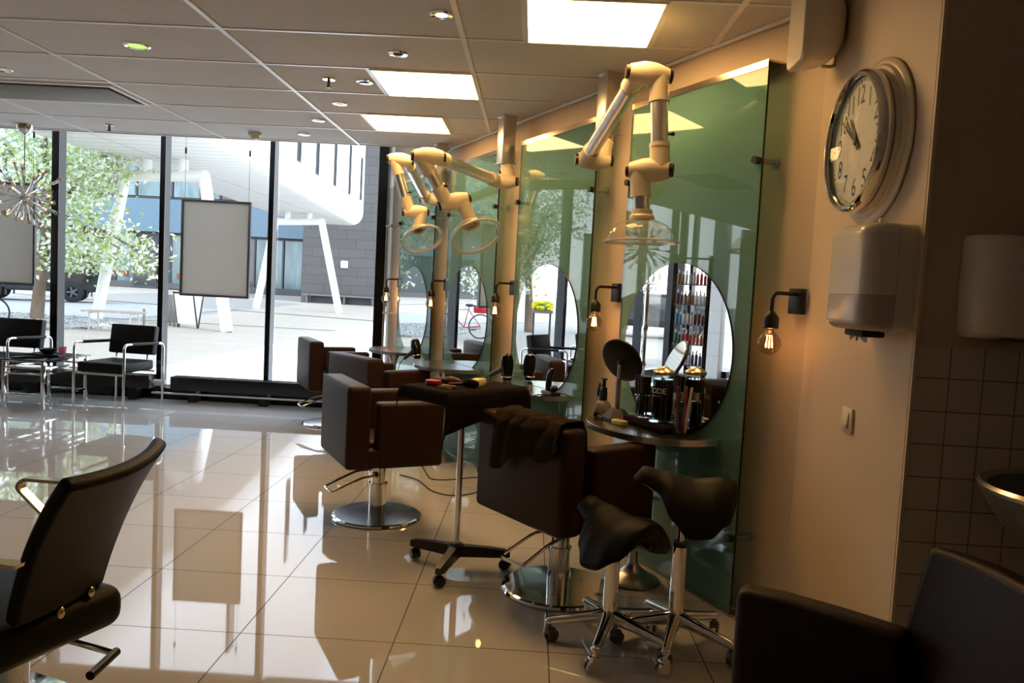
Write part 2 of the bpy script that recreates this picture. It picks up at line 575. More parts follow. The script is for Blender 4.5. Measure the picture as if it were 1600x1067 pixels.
# mirror wall frame: s runs along the wall away from the camera, n out into the room
WA = math.radians(27.2)
P0 = Vector((0.934, 3.366, 0))
WU = Vector((-math.sin(WA), math.cos(WA), 0))
WN = Vector((-math.cos(WA), -math.sin(WA), 0))
WR = WA + PI / 2          # local +x = along the wall, local +y = into the room
def W(s, n=0.0, z=0.0):
    return P0 + WU * s + WN * n + Vector((0, 0, z))
HC = 2.597
STEP = 1.347

# ================================================================== THE SETTING
def wall_x(y):
    return 1.12 - (y - 3.216) * math.tan(WA) if y > 3.216 else (1.12 if y > 2.3 else 3.2)
o = MB().box((-3.0, 2.75, -0.03), (12.4, 11.5, 0.06)).out('floor', 'floor_tile')
o.data.transform(Matrix.Identity(4))
struct(o)
e_far = W(3.957, -0.097)
struct(MB().prism([(-9.2, -3), (3.2, -3), (3.2, 2.298), (1.119, 2.298), (1.119, 3.216), (e_far.x, 6.93), (-9.2, 6.93)], 0.06, Matrix.Translation((0, 0, HC))).out('ceiling', 'ceiling_tile'))
far_x = W(5.66, -0.097).x
struct(MB().prism([(-9.2, 6.96), (e_far.x - 0.02, 6.96), (far_x, 8.5), (-9.2, 8.5)], 0.06, Matrix.Translation((0, 0, 3.25))).out('ceiling_recess', 'ceiling_tile'))
struct(MB().box(((-9.2 + e_far.x) / 2, 6.945, 2.92), (e_far.x + 9.2, 0.03, 0.66)).out('trim_1', 'ceiling_tile'))
struct(MB().prism([(-0.218, -0.0975), (5.75, -0.0975), (5.75, -0.30), (-0.218, -0.30)], 3.4).out('wall_right', 'wall_paint', None, W(0), WR))
struct(MB().prism([(1.12, 2.314), (1.12, 3.215), (1.36, 3.15), (1.36, 2.314)], 2.66).out('wall_corner', 'wall_paint'))
struct(MB().box((2.16, 2.307, 1.94), (2.078, 0.012, 1.31)).out('wall_niche', 'dark_shaded_paint'))
struct(MB().box((2.16, 2.306, 0.6435), (2.076, 0.014, 1.287)).out('wall_niche_tiles', 'wall_tile'))
struct(MB().box((1.123, 2.3005, 1.3), (0.010, 0.010, 2.59)).out('trim_2', 'wall_paint'))
struct(MB().box((3.25, -0.35, 1.32), (0.1, 5.3, 2.64)).out('wall_niche_side', 'dark_shaded_paint'))
struct(MB().box((-3.0, -3.05, 1.32), (12.4, 0.1, 2.64)).out('wall_back', 'wall_paint'))

# ceiling T-bars: one continuous grid
mb = MB()
for k in range(-6, 3):
    x = -1.6076 + 1.2 * k
    y1 = 6.93
    for yy in [i * 0.02 for i in range(120, 347)]:
        if wall_x(yy) < x + 0.02:
            y1 = yy - 0.03
            break
    if x < 3.1:
        y0 = -2.95
        if y1 > y0 + 0.3:
            mb.box((x, (y0 + y1) / 2, HC - 0.003), (0.026, y1 - y0, 0.008))
for k in range(-11, 6):
    y = 3.878 + 0.6 * k
    x1 = wall_x(y) - 0.02
    mb.box(((-9.1 + x1) / 2, y, HC - 0.002), (x1 + 9.1, 0.020, 0.006))
for x, y in ((-1.008, 4.775), (-1.31, 5.975), (-0.712, 5.975), (-0.105, 3.575), (0.495, 3.575), (0.495, 2.4)):
    mb.box((x, y, HC - 0.002), (0.03, 0.575, 0.006))
struct(mb.out('trim_3', 'ceiling_bar'))
# angle strip where ceiling meets the mirror wall
q0, q1 = W(-0.2, -0.085), W(3.94, -0.085)
struct(MB().tube([(q0.x, q0.y, HC - 0.008), (q1.x, q1.y, HC - 0.008)], 0.012, 6).out('trim_4', 'ceiling_bar'))

# street-side glazing: a post, rails and a pane for every bay
def bay(name, x0, x1, wpost=0.05, both=False):
    mb = MB()
    mb.mi = 0
    mb.box((x1, 8.337, 1.625), (wpost, 0.014, 3.25))
    mb.mi = 1
    mb.box((x1, 8.404, 1.625), (wpost - 0.004, 0.12, 3.25))
    mb.mi = 0
    if both:
        mb.box((x0, 8.42, 1.625), (wpost, 0.14, 3.25))
    L = x1 - x0 - wpost
    mb.box(((x0 + x1) / 2, 8.42, 0.06), (L, 0.14, 0.12))
    mb.box(((x0 + x1) / 2, 8.42, 3.19), (L, 0.14, 0.12))
    o = struct(mb.out(name, ['black_frame', 'frame_side']))
    MB().box(((x0 + x1) / 2, 8.45, 1.625), (L + 0.01, 0.012, 3.01)).out('glass_pane', 'window_glass', o)
    return o
xs = [-9.18, -8.74, -7.56, -6.38, -5.205, -4.035, -2.855, -1.66]
for i in range(len(xs) - 1):
    bay('window_%d' % (i + 1), xs[i], xs[i + 1], 0.10 if i == len(xs) - 2 else 0.055 + (0.025 if i == 3 else 0), i == 0)
def side_bay(name, y0, y1):
    mb = MB()
    mb.box((-9.22, y1, 1.625), (0.16, 0.06, 3.25))
    mb.box((-9.22, (y0 + y1) / 2, 0.06), (0.14, y1 - y0 - 0.06, 0.12))
    mb.box((-9.22, (y0 + y1) / 2, 3.19), (0.14, y1 - y0 - 0.06, 0.12))
    o = struct(mb.out(name, 'black_frame'))
    MB().box((-9.24, (y0 + y1) / 2, 1.625), (0.012, y1 - y0 - 0.05, 3.01)).out('glass_pane', 'window_glass', o)
struct(MB().box((-9.25, 2.15, 1.32), (0.1, 10.4, 2.64)).out('wall_left', 'dark_shaded_paint'))
struct(MB().box((-9.05, 7.62, 1.62), (0.22, 0.24, 3.24)).out('pillar', 'pillar_tile'))
struct(MB().box((-9.17, 7.0, 1.3), (0.06, 0.10, 2.6)).box((-9.17, 6.1, 1.3), (0.06, 0.10, 2.6)).box((-9.17, 6.55, 2.2), (0.06, 0.8, 0.10)).box((-9.17, 6.55, 0.9), (0.06, 0.8, 0.06)).out('door_1', 'black_frame'))
side_bay('window_8', 7.38, 8.2)

# ================================================================== CEILING FITTINGS
def light_panel(x, y, label):
    t = thing('ceiling_light_panel', label, 'ceiling light', (x, y, HC), 0, 'square ceiling light panels')
    mb = MB()
    for dx, dy, sx, sy in ((0, 0.29, 0.594, 0.012), (0, -0.29, 0.594, 0.012), (0.291, 0, 0.012, 0.568), (-0.291, 0, 0.012, 0.568)):
        mb.box((dx, dy, -0.006), (sx, sy, 0.012))
    mb.out('frame', 'ceiling_bar', t)
    MB().box((0, 0, -0.004), (0.568, 0.568, 0.006)).out('diffuser', 'panel_light', t)
light_panel(0.195, 3.578, 'bright square ceiling light panel nearest the camera, above the wall clock end')
light_panel(-0.703, 4.775, 'bright square ceiling light panel, middle one of the row of three')
light_panel(-1.011, 5.943, 'bright square ceiling light panel farthest away, next to the windows')

def downlight(x, y, m, label, r=0.055, inner=0.028):
    t = thing('downlight', label, 'downlight', (x, y, HC), 0, 'round recessed spotlights')
    MB().lathe([(inner, -0.001), (inner, -0.006), (r * 0.9, -0.009), (r, -0.004), (r, 0.0)], n=28, caps=False).out('bezel', 'chrome', t)
    MB().lathe([(0.0, -0.003), (inner * 0.98, -0.003), (inner * 0.98, -0.0005), (0, -0.0005)], n=24, caps=False).out('lamp', m, t)
downlight(-0.477, 3.552, 'spot_light', 'lit white recessed spotlight left of the near ceiling light panel')
downlight(-0.78, 4.17, 'dark_hole', 'unlit recessed spotlight with grey centre, between the first two light panels')
downlight(-1.088, 4.775, 'dark_hole', 'unlit recessed spotlight just left of the middle ceiling light panel')
downlight(-1.392, 5.381, 'spot_dim', 'dim amber recessed spotlight behind the ceiling sprinkler of the tile row')
downlight(-1.70, 5.966, 'spot_dim', 'dim amber recessed spotlight left of the farthest light panel')
downlight(-1.991, 6.567, 'spot_dim', 'dim recessed spotlight at the ceiling edge by the window')
downlight(-2.21, 4.241, 'spot_green', 'recessed spotlight glowing yellow green', 0.07, 0.05)
downlight(-3.386, 4.878, 'spot_dim', 'dim recessed spotlight at the left edge beside the air cassette')

def sprinkler(x, y, label):
    t = thing('sprinkler', label, 'sprinkler', (x, y, HC), 0, 'ceiling sprinklers')
    MB().lathe([(0.0, -0.001), (0.04, -0.001), (0.038, -0.008), (0.0, -0.010)], n=20, caps=False).out('rosette', 'chrome', t)
    MB().cyl((0, 0, -0.008), (0, 0, -0.05), 0.008, 0.011, 10).cyl((0, 0, -0.050), (0, 0, -0.054), 0.018, n=12).out('nozzle', 'grey_metal', t)
sprinkler(-1.301, 4.753, 'small chrome fire sprinkler beside the middle light panel')
sprinkler(-3.65, 6.576, 'small chrome fire sprinkler near the ceiling edge above the windows')
t = thing('smoke_detector', 'round white smoke detector at the ceiling edge above the hanging sign', 'smoke detector', (-2.425, 6.62, HC))
MB().lathe([(0, 0), (0.055, 0), (0.055, -0.02), (0.045, -0.03), (0, -0.03)], n=24, caps=False).out('base', 'white_plastic', t)
MB().lathe([(0, -0.03), (0.035, -0.03), (0.03, -0.055), (0, -0.06)], n=20, caps=False).out('sensor', 'white_plastic', t)
t = thing('air_cassette', 'flat grey air conditioning cassette set in the ceiling', 'air conditioner', (-3.42, 5.43, HC))
MB().box((0, 0, -0.012), (1.02, 0.44, 0.014), bev=0.004).out('cover', 'cassette', t)
mb = MB()
for dx, dy, sx, sy in ((0, 0.262, 1.13, 0.03), (0, -0.262, 1.13, 0.03), (0.55, 0, 0.03, 0.494), (-0.55, 0, 0.03, 0.494)):
    mb.box((dx, dy, -0.006), (sx, sy, 0.012))
mb.out('frame', 'ceiling_bar', t)
MB().box((0.0, 0, -0.003), (1.068, 0.49, 0.004)).out('slot', 'dark_hole', t)

# ================================================================== MIRROR WALL
def pt_local(p, s):
    """world point -> frame of the wall station at s"""
    q = Vector(p) - W(s)
    return Vector((q.dot(WU), q.dot(WN), q.z))
GLASS_LBL = ['tall green glass wall panel nearest the clock', 'tall green glass wall panel, second from the clock, behind the hair clippers',
             'tall green glass wall panel, third from the clock', 'tall green glass wall panel farthest away by the window']
MIR_LBL = ['round frameless mirror nearest the clock, behind the blue disinfectant jars', 'round frameless mirror, second from the clock, above the hair clippers',
           'round frameless mirror, third from the clock', 'round frameless mirror farthest away beside the window']
TAB_LBL = ['half-oval metal shelf table nearest the clock, crowded with jars and bottles', 'half-oval metal shelf table with hair clippers and a black hair dryer',
           'empty half-oval metal shelf table, third from the clock', 'half-oval metal shelf table farthest away by the window']
glass0 = thing('glass_panel', GLASS_LBL[0], 'glass panel', W(0), WR, 'green glass wall panels')
mb = MB()
mb.box((0.5, -0.0055, 1.205), (1.0, 0.011, 2.39))
for f in mb.bm.faces:
    f.material_index = 0
    f.smooth = False
    if abs(f.normal.y) < 0.5:
        f.material_index = 1
mb.out('pane', ['green_glass', 'glass_edge'], glass0)
for sx in (0.0, 0.965):
    pass
for sx, sz in ((0.018, 1.99), (0.982, 1.99), (0.018, 0.35), (0.982, 0.35)):
    st = MB().cyl((sx, -0.0965, sz), (sx, -0.0115, sz), 0.011, n=14).cyl((sx, -0.0965, sz), (sx, -0.090, sz), 0.024, n=18).out('standoff', 'steel', glass0)
    MB().cyl((sx, 0.0005, sz), (sx, 0.028, sz), 0.017, n=16).out('standoff_cap', 'black_plastic', st)
MB().box((0.5, -0.048, 2.405), (1.0, 0.098, 0.008)).box((0.5, 0.001, 2.393), (1.0, 0.004, 0.028)).out('top_channel', 'gold_steel', glass0)
MB().box((0.5, -0.03, 0.006), (1.0, 0.06, 0.010)).out('bottom_channel', 'gold_steel', glass0)
mir0 = thing('round_mirror', MIR_LBL[0], 'mirror', W(0.51, 0, 1.14), WR, 'round mirrors on the glass panels')
MB().lathe([(0, 0.0055), (0.418, 0.0055), (0.418, 0.001), (0, 0.001)], axis=(0, 1, 0), n=96, caps=False).out('mirror_glass', 'mirror', mir0)
MB().lathe([(0.4185, 0.0005), (0.4205, 0.0005), (0.4205, 0.0052), (0.4185, 0.0052), (0.4185, 0.0005)], axis=(0, 1, 0), n=96, caps=False).out('mirror_rim', 'glass_edge', mir0)
tab0 = thing('shelf_table', TAB_LBL[0], 'table', W(0.51, 0, 0), WR, 'half-oval metal shelf tables')
top = []
for i in range(41):
    a = PI * i / 40
    ca, sa = math.cos(a), math.sin(a)
    top.append((0.37 * math.copysign(abs(ca) ** 0.85, ca), 0.012 + 0.375 * abs(sa) ** 0.8))
MB().prism(top, 0.003, Matrix.Translation((0, 0, 0.760)), 0).out('table_top', 'brushed_top', tab0)
edge = [Vector((x, y, 0.744)) for x, y in top]
MB().prism([(x * 1.012, 0.012 + (y - 0.012) * 1.012) for x, y in top], 0.0258, Matrix.Translation((0, 0, 0.7345)), 0.006, 2).out('table_edge', 'steel', tab0)
MB().lathe([(0, 0.0), (0.135, 0.0), (0.14, 0.008), (0.12, 0.022), (0.07, 0.045), (0.035, 0.075), (0.024, 0.10), (0.022, 0.15), (0.03, 0.16), (0.075, 0.172), (0.075, 0.178), (0.03, 0.19), (0.022, 0.21), (0.026, 0.24), (0.05, 0.285), (0.055, 0.31), (0.045, 0.34), (0.026, 0.365), (0.022, 0.42), (0.022, 0.62), (0.03, 0.66), (0.05, 0.70), (0.07, 0.734), (0, 0.734)], c=(0.0, 0.165, 0), n=36, caps=False).out('pedestal', 'steel', tab0)
for k in range(1, 4):
    dup(glass0, W(STEP * k), WR, GLASS_LBL[k])
    dup(mir0, W(0.51 + STEP * k, 0, 1.14), WR, MIR_LBL[k])
    dup(tab0, W(0.51 + STEP * k), WR, TAB_LBL[k])

# narrow clear strip on the last bit of wall
t = thing('clear_glass_strip', 'narrow clear glass strip on standoffs at the window end of the wall', 'glass panel', W(5.33), WR)
MB().box((0.11, -0.01, 1.2), (0.22, 0.008, 2.38)).out('pane', 'clear_glass', t)
for sx, sz in ((0.02, 1.99), (0.20, 1.99), (0.02, 1.07), (0.20, 1.07)):
    MB().cyl((sx, -0.0965, sz), (sx, 0.012, sz), 0.009, n=12).out('standoff', 'steel', t)

# bare-bulb wall lamps
def wall_lamp(s, label, power=0.3):
    t = thing('wall_lamp', label, 'wall lamp', W(s, -0.0965, 1.40), WR, 'bare bulb wall lamps')
    MB().box((0, 0.016, 0), (0.075, 0.03, 0.105), bev=0.003).out('wall_box', 'black_plastic', t)
    MB().tube(arc([(0, 0.03, 0.03), (0, 0.155, 0.03), (0, 0.155, -0.055)], 0.035, 6), 0.0085, 10).out('arm', 'black_plastic', t)
    MB().lathe([(0, -0.045), (0.012, -0.045), (0.031, -0.07), (0.032, -0.112), (0.028, -0.115), (0, -0.115)], c=(0, 0.155, 0), n=24, caps=False).out('socket', 'black_plastic', t)
    bl = MB().lathe([(0.014, -0.112), (0.016, -0.125), (0.03, -0.14), (0.044, -0.157), (0.0475, -0.175), (0.044, -0.193), (0.03, -0.212), (0.012, -0.2205), (0, -0.222)], c=(0, 0.155, 0), n=28, caps=False).out('bulb', 'smoke_glass', t)
    mb = MB()
    for k in range(4):
        a = PI / 4 + k * PI / 2
        mb.cyl((0.008 * math.cos(a), 0.155 + 0.008 * math.sin(a), -0.142), (0.013 * math.cos(a), 0.155 + 0.013 * math.sin(a), -0.193), 0.0018, n=6)
    mb.out('filament', 'filament', bl)
    ld = bpy.data.lights.new('bulb_light', 'POINT')
    ld.energy = power
    ld.color = (1.0, 0.50, 0.18)
    ld.shadow_soft_size = 0.02
    lo = bpy.data.objects.new('bulb_light', ld)
    COL.objects.link(lo)
    lo.parent = t
    lo.location = (0, 0.155, -0.168)
for s, l in ((-0.18, 'bare bulb wall lamp with black arm nearest the clock and towel dispenser'), (1.17, 'bare bulb wall lamp between the first and second mirrors'),
             (2.525, 'bare bulb wall lamp between the second and third mirrors'), (3.89, 'bare bulb wall lamp between the third and farthest mirrors'),
             (5.26, 'bare bulb wall lamp at the window end, glowing orange on the wall')):
    wall_lamp(s, l, 4.0 if s > 5 else 0.3)

# ceiling-hung fume arms with clear hoods
def fume_arm(label, s, E, T, J, C, axis_d, hood_r, sides, jax):
    """E elbow, T top joint, J lower joint, C hood collar (world points)"""
    t = thing('fume_arm', label, 'extraction arm', W(s, 0.045, HC), 0, 'jointed fume extraction arms')
    o0 = W(s, 0.045, HC)
    L = lambda p: Vector(p) - o0
    E, T, J, C = L(E), L(T), L(J), L(C)
    d = Vector(axis_d).normalized()
    R = Matrix.Rotation(WR, 3, 'Z')
    MB().box((0, 0, -0.002), (0.115, 0.115, 0.004), rz=WR).box((0, 0, -0.165), (0.098, 0.098, 0.322), rz=WR, bev=0.004).box((0, 0, -0.328), (0.112, 0.112, 0.006), rz=WR).out('ceiling_bracket', 'aluminium', t)
    X = Vector((1, 0, 0))
    jl = 0.088
    jaxes = [Vector(a).normalized() for a in jax]
    def joint(P, ax, stubs):
        mb = MB()
        mb.lathe([(0, -jl), (0.036, -jl), (0.052, -jl * 0.35), (0.054, 0), (0.052, jl * 0.35), (0.036, jl), (0, jl)], c=P, axis=ax, n=28, caps=False)
        for p, q in stubs:
            v = (q - p).normalized()
            mb.cyl(p - v * 0.005, p + v * 0.115, 0.046, 0.043, 24)
            mb.cyl(p + v * 0.100, p + v * 0.119, 0.0455, 0.0455, 24)
        j = mb.out('joint', 'cream_plastic', t)
        kb = MB()
        for sg in (-1, 1):
            MB().cyl(P + ax * sg * (jl - 0.002), P + ax * sg * (jl + 0.016), 0.031, 0.029, 20).out('joint_knob', 'knob', j)
    e1, e2 = E + jaxes[0] * sides[0] * 0.045, E - jaxes[0] * sides[0] * 0.045
    t1, t2 = T - jaxes[1] * sides[1] * 0.045, T + jaxes[1] * sides[1] * 0.045
    j1, j2 = J + jaxes[2] * sides[2] * 0.045, J - jaxes[2] * sides[2] * 0.045
    up_ = Vector((0, 0, -0.33))
    MB().cyl(up_, e1, 0.036, n=24).out('drop_pipe', 'aluminium', t)
    MB().cyl(e2, t1, 0.0385, n=24).out('upper_tube', 'aluminium', t)
    lt = MB().cyl(t2, j1, 0.0385, n=24).out('lower_tube', 'aluminium', t)
    sd = (j1 - t2).normalized()
    kk = t2.lerp(j1, 0.62)
    MB().cyl(kk, kk + Vector((0.05, -0.02, 0)), 0.006, n=8).sphere(kk + Vector((0.055, -0.022, 0)), 0.010, u=10, v=8).out('damper_knob', 'black_plastic', lt)
    MB().cyl(j2, C, 0.037, n=24).out('neck', 'aluminium', t)
    joint(E, jaxes[0], [(e1, up_), (e2, t1)])
    joint(T, jaxes[1], [(t1, e2), (t2, j1)])
    joint(J, jaxes[2], [(j1, t2), (j2, C)])
    MB().lathe([(0.037, -0.03), (0.046, -0.028), (0.047, -0.008), (0.055, 0.0), (0.056, 0.014), (0.036, 0.014)], c=C, axis=d, n=28, caps=False).out('collar', 'cream_plastic', t)
    h = hood_r
    hd = MB().lathe([(0.042, 0.012), (0.065, 0.018), (0.62 * h, 0.035), (0.80 * h, 0.062), (0.87 * h, 0.09), (0.88 * h, 0.106)], c=C, axis=d, n=48, caps=False).out('hood', 'dome_plastic', t)
    MB().lathe([(0.875 * h, 0.104), (h, 0.110), (h * 1.005, 0.114), (h, 0.118), (0.875 * h, 0.113), (0.875 * h, 0.104)], c=C, axis=d, n=48, caps=False).out('hood_rim', 'rim_plastic', hd)
fume_arm('cream jointed extraction arm with clear hood nearest the clock', 1.17, (0.29, 4.32, 2.115), (0.456, 3.52, 2.365), (0.483, 3.5, 1.945), (0.461, 3.5, 1.742), (0.02, 0.0, -1), 0.172, (1, 1, 1), [(1, 0.1, 0), (1, 0.1, -0.05), (1, -0.3, 0)])
fume_arm('cream jointed extraction arm with tilted clear hood, middle of the three', 2.5, (-0.25, 5.52, 2.14), (-0.672, 4.7, 2.155), (-0.515, 4.8, 1.905), (-0.412, 4.83, 1.785), (0.38, -0.50, -0.78), 0.168, (1, -1, -1), [(1, -0.2, 0), (1, 0.25, 0.05), (1, 0.2, 0.35)])
fume_arm('cream jointed extraction arm with tilted clear hood nearest the window', 3.85, (-0.915, 6.72, 2.12), (-1.07, 6.0, 2.33), (-0.945, 6.04, 1.945), (-0.915, 6.03, 1.82), (0.38, -0.50, -0.78), 0.168, (1, -1, -1), [(1, -0.2, 0), (1, 0.15, -0.05), (1, 0.2, 0.1)])

# ================================================================== SALON FURNITURE
def cube_chair(label, x, y, phi, top='leather', plate='brushed_top'):
    t = thing('salon_chair', label, 'salon chair', (x, y, 0), phi, 'brown cube salon chairs')
    MB().lathe([(0, 0.0), (0.262, 0.0), (0.268, 0.006), (0.262, 0.016), (0.250, 0.020)], n=56, caps=False).out('base_rim', 'chrome', t)
    MB().lathe([(0.251, 0.0195), (0.20, 0.022), (0.06, 0.028), (0, 0.028)], n=56, caps=False).out('base_plate', plate, t)
    MB().cyl((0, 0, 0.027), (0, 0, 0.20), 0.052, n=28).cyl((0, 0, 0.20), (0, 0, 0.345), 0.044, n=28).cyl((0, 0, 0.196), (0, 0, 0.206), 0.056, n=28).out('column', 'chrome', t)
    ped = MB().tube(arc([(-0.03, -0.05, 0.26), (-0.12, -0.07, 0.255), (-0.30, -0.10, 0.19), (-0.31, 0.05, 0.19), (-0.12, 0.05, 0.27), (-0.03, 0.05, 0.275)], 0.03, 4), 0.0075, 8).out('pump_pedal', 'chrome', t)
    MB().tube([(-0.03, -0.055, 0.262), (-0.03, 0.055, 0.275)], 0.014, 8).out('pedal_pivot', 'black_plastic', ped)
    MB().box((0, 0, 0.352), (0.40, 0.40, 0.02), bev=0.004).out('seat_bracket', 'black_plastic', t)
    MB().box((-0.215, 0, 0.591), (0.135, 0.63, 0.462), bev=0.028, seg=4).out('backrest', top, t)
    for sg in (-1, 1):
        MB().box((0.0875, sg * 0.2625, 0.5435), (0.385, 0.105, 0.367), bev=0.022, seg=4).out('armrest', top, t)
        MB().box((-0.126, sg * 0.2625, 0.415), (0.06, 0.095, 0.10), bev=0.01).out('arm_link', top, t)
    MB().box((0.065, 0, 0.43), (0.425, 0.418, 0.135), bev=0.03, seg=4).out('seat', top, t)
    return t
cube_chair('brown leather cube salon chair nearest the camera, towel over its back', 0.185, 3.575, math.radians(38), plate='chrome')
cube_chair('brown leather cube salon chair left of the black tray trolley', -0.863, 4.538, math.radians(27.8))
cube_chair('brown leather cube salon chair, third in the row, turned towards the window', -1.183, 6.075, math.radians(43))
cube_chair('brown leather cube salon chair farthest away beside the window', -1.90, 7.42, math.radians(27))

# dark towel flung over the back of the near chair
def towel_fn(u, v):
    y = 0.16 - 0.455 * u + 0.02 * math.sin(v * 5)
    lo = 0.20 - 0.13 * u + 0.03 * math.sin(u * 9 + 0.5)
    path = [(-0.138, 0.71), (-0.138, 0.80), (-0.150, 0.831), (-0.215, 0.836), (-0.280, 0.831), (-0.298, 0.80), (-0.302, 0.80 - lo * 0.5), (-0.306, 0.80 - lo)]
    f = v * (len(path) - 1)
    i = min(int(f), len(path) - 2)
    k = f - i
    px = path[i][0] * (1 - k) + path[i + 1][0] * k
    pz = path[i][1] * (1 - k) + path[i + 1][1] * k
    w = noise.noise(Vector((u * 7, v * 6, 3.1))) * 0.5 + 0.5
    w2 = abs(math.sin(u * 13 + v * 4 + 2 * noise.noise(Vector((u * 3, v * 3, 0)))))
    out_ = 0.004 + 0.020 * w * w2
    if v > 0.62:
        px -= out_ * (1 + 1.2 * (v - 0.62))
    elif v < 0.2:
        px += out_ * 0.5
    else:
        pz += out_ * 0.9
    return (px, y, pz)
o = MB().surf(towel_fn, 60, 48, 0.006).out('towel', 'towel', None, (0.185, 3.575, 0), math.radians(38), 60)
tag(o, 'dark brown towel thrown over the back of the near salon chair', 'towel')

# black salon chair at left
LC = Vector((-1.49, 2.2, 0))
LRZ = math.radians(160)
def lc(x, y, z):
    return Matrix.Rotation(-LRZ, 3, 'Z') @ (Vector((x, y, z)) - LC)
t = thing('salon_chair', 'black padded salon chair with chrome loop arms at the left edge', 'salon chair', LC, LRZ)
MB().box((0, 0, 0.009), (0.50, 0.50, 0.018), bev=0.006).out('base_plate', 'chrome', t)
MB().cyl((0, 0, 0.018), (0, 0, 0.33), 0.048, n=28).out('column', 'chrome', t)
sc_ = lc(-1.44, 2.09, 0)
MB().box((sc_.x, sc_.y, 0.405), (0.46, 0.44, 0.125), bev=0.05, seg=5).box((0, 0, 0.338), (0.3, 0.3, 0.03), bev=0.006).out('seat', 'black_leather', t)
NB, FB, NT, FT = Vector((-1.265, 1.875, 0.465)), Vector((-1.215, 2.20, 0.465)), Vector((-1.10, 1.775, 0.868)), Vector((-1.105, 2.285, 0.880))
def back_fn(u, v):
    p = NB.lerp(FB, u).lerp(NT.lerp(FT, u), v)
    e = 1 - (2 * u - 1) ** 2
    p = p + Vector((0.042 * e * (0.4 + 0.6 * v) + 0.035 * v ** 3 - 0.035 * v * (1 - v) * 1.2, 0, -0.012 * e * v))
    return lc(*p)
bo = MB().surf(back_fn, 18, 24, 0.042).out('backrest', 'black_leather', t, ang=60)
bv = bo.modifiers.new('soft', 'BEVEL')
bv.width = 0.014
bv.segments = 3
bv.limit_method = 'ANGLE'
for yy in (1.975, 2.115):
    MB().sphere(lc(-1.205, yy, 0.475), 0.012, (0.8, 1, 1.4), 12, 8).out('back_bolt', 'gold_steel', t)
SD = Matrix.Rotation(-LRZ, 3, 'Z') @ Vector((0.1, 1, 0))
MB().strap(arc([lc(*p) for p in ((-1.18, 2.27, 0.715), (-1.30, 2.335, 0.722), (-1.55, 2.345, 0.725), (-1.565, 2.34, 0.70), (-1.42, 2.33, 0.57), (-1.34, 2.30, 0.46))], 0.05, 5), 0.032, 0.010, SD).out('armrest', 'gold_steel', t)
MB().strap(arc([lc(*p) for p in ((-1.20, 1.80, 0.665), (-1.30, 1.765, 0.69), (-1.56, 1.80, 0.72), (-1.575, 1.80, 0.70), (-1.46, 1.82, 0.57), (-1.40, 1.88, 0.46))], 0.05, 5), 0.032, 0.010, SD).out('armrest', 'gold_steel', t)
lv = MB().tube([lc(-1.47, 2.24, 0.22), lc(-1.42, 2.37, 0.205), lc(-1.24, 2.315, 0.20)], [0.014, 0.012, 0.011], 10).out('pump_lever', 'gold_steel', t)
MB().tube([lc(-1.24, 2.325, 0.20), lc(-1.24, 2.18, 0.195)], 0.014, 12).out('pedal_grip', 'black_plastic', lv)

# saddle stools
def lerp_tab(tab, u):
    for (a, x), (b, y) in zip(tab[:-1], tab[1:]):
        if u <= b:
            k = (u - a) / (b - a)
            k = k * k * (3 - 2 * k)
            return x + (y - x) * k
    return tab[-1][1]
def saddle_mesh(name, m, droop, parent, loc, rz):
    """closed saddle: narrow horn in front, broad drooping flaps behind"""
    W_ = [(0, 0.035), (0.10, 0.062), (0.25, 0.075), (0.40, 0.155), (0.55, 0.192), (0.75, 0.192), (0.92, 0.15), (1.0, 0.08)]
    Zt = [(0, -0.015), (0.10, 0.030), (0.30, 0.018), (0.60, 0.0), (0.85, 0.012), (1.0, 0.005)]
    mb = MB()
    rings = []
    nu, na = 36, 14
    for i in range(nu + 1):
        u = i / nu
        x = -0.20 + 0.40 * u
        hw = lerp_tab(W_, u)
        zt = lerp_tab(Zt, u)
        th = 0.055 * (1 - abs(2 * u - 1) ** 4) + 0.006
        up_, lo_ = [], []
        for k in range(na + 1):
            a = (k / na - 0.5) * 2
            ph = a * 1.12
            y = hw * math.sin(ph) / math.sin(1.12)
            dz = -droop * (1 - math.cos(ph)) * (hw / 0.195) ** 1.1 * 2.0
            edge = math.sqrt(max(0.0, 1 - abs(a) ** 6))
            up_.append(Vector((x, y, zt + dz)))
            nrm = Vector((0, math.sin(ph) * 0.6, math.cos(ph))).normalized()
            lo_.append(Vector((x, y, zt + dz)) - nrm * (th * edge + 0.004))
        rings.append(up_ + list(reversed(lo_)))
    mb.rings(rings)
    o = mb.out(name, m, parent, loc, rz, 80)
    s = o.modifiers.new('soft', 'SUBSURF')
    s.levels = s.render_levels = 1
    return o
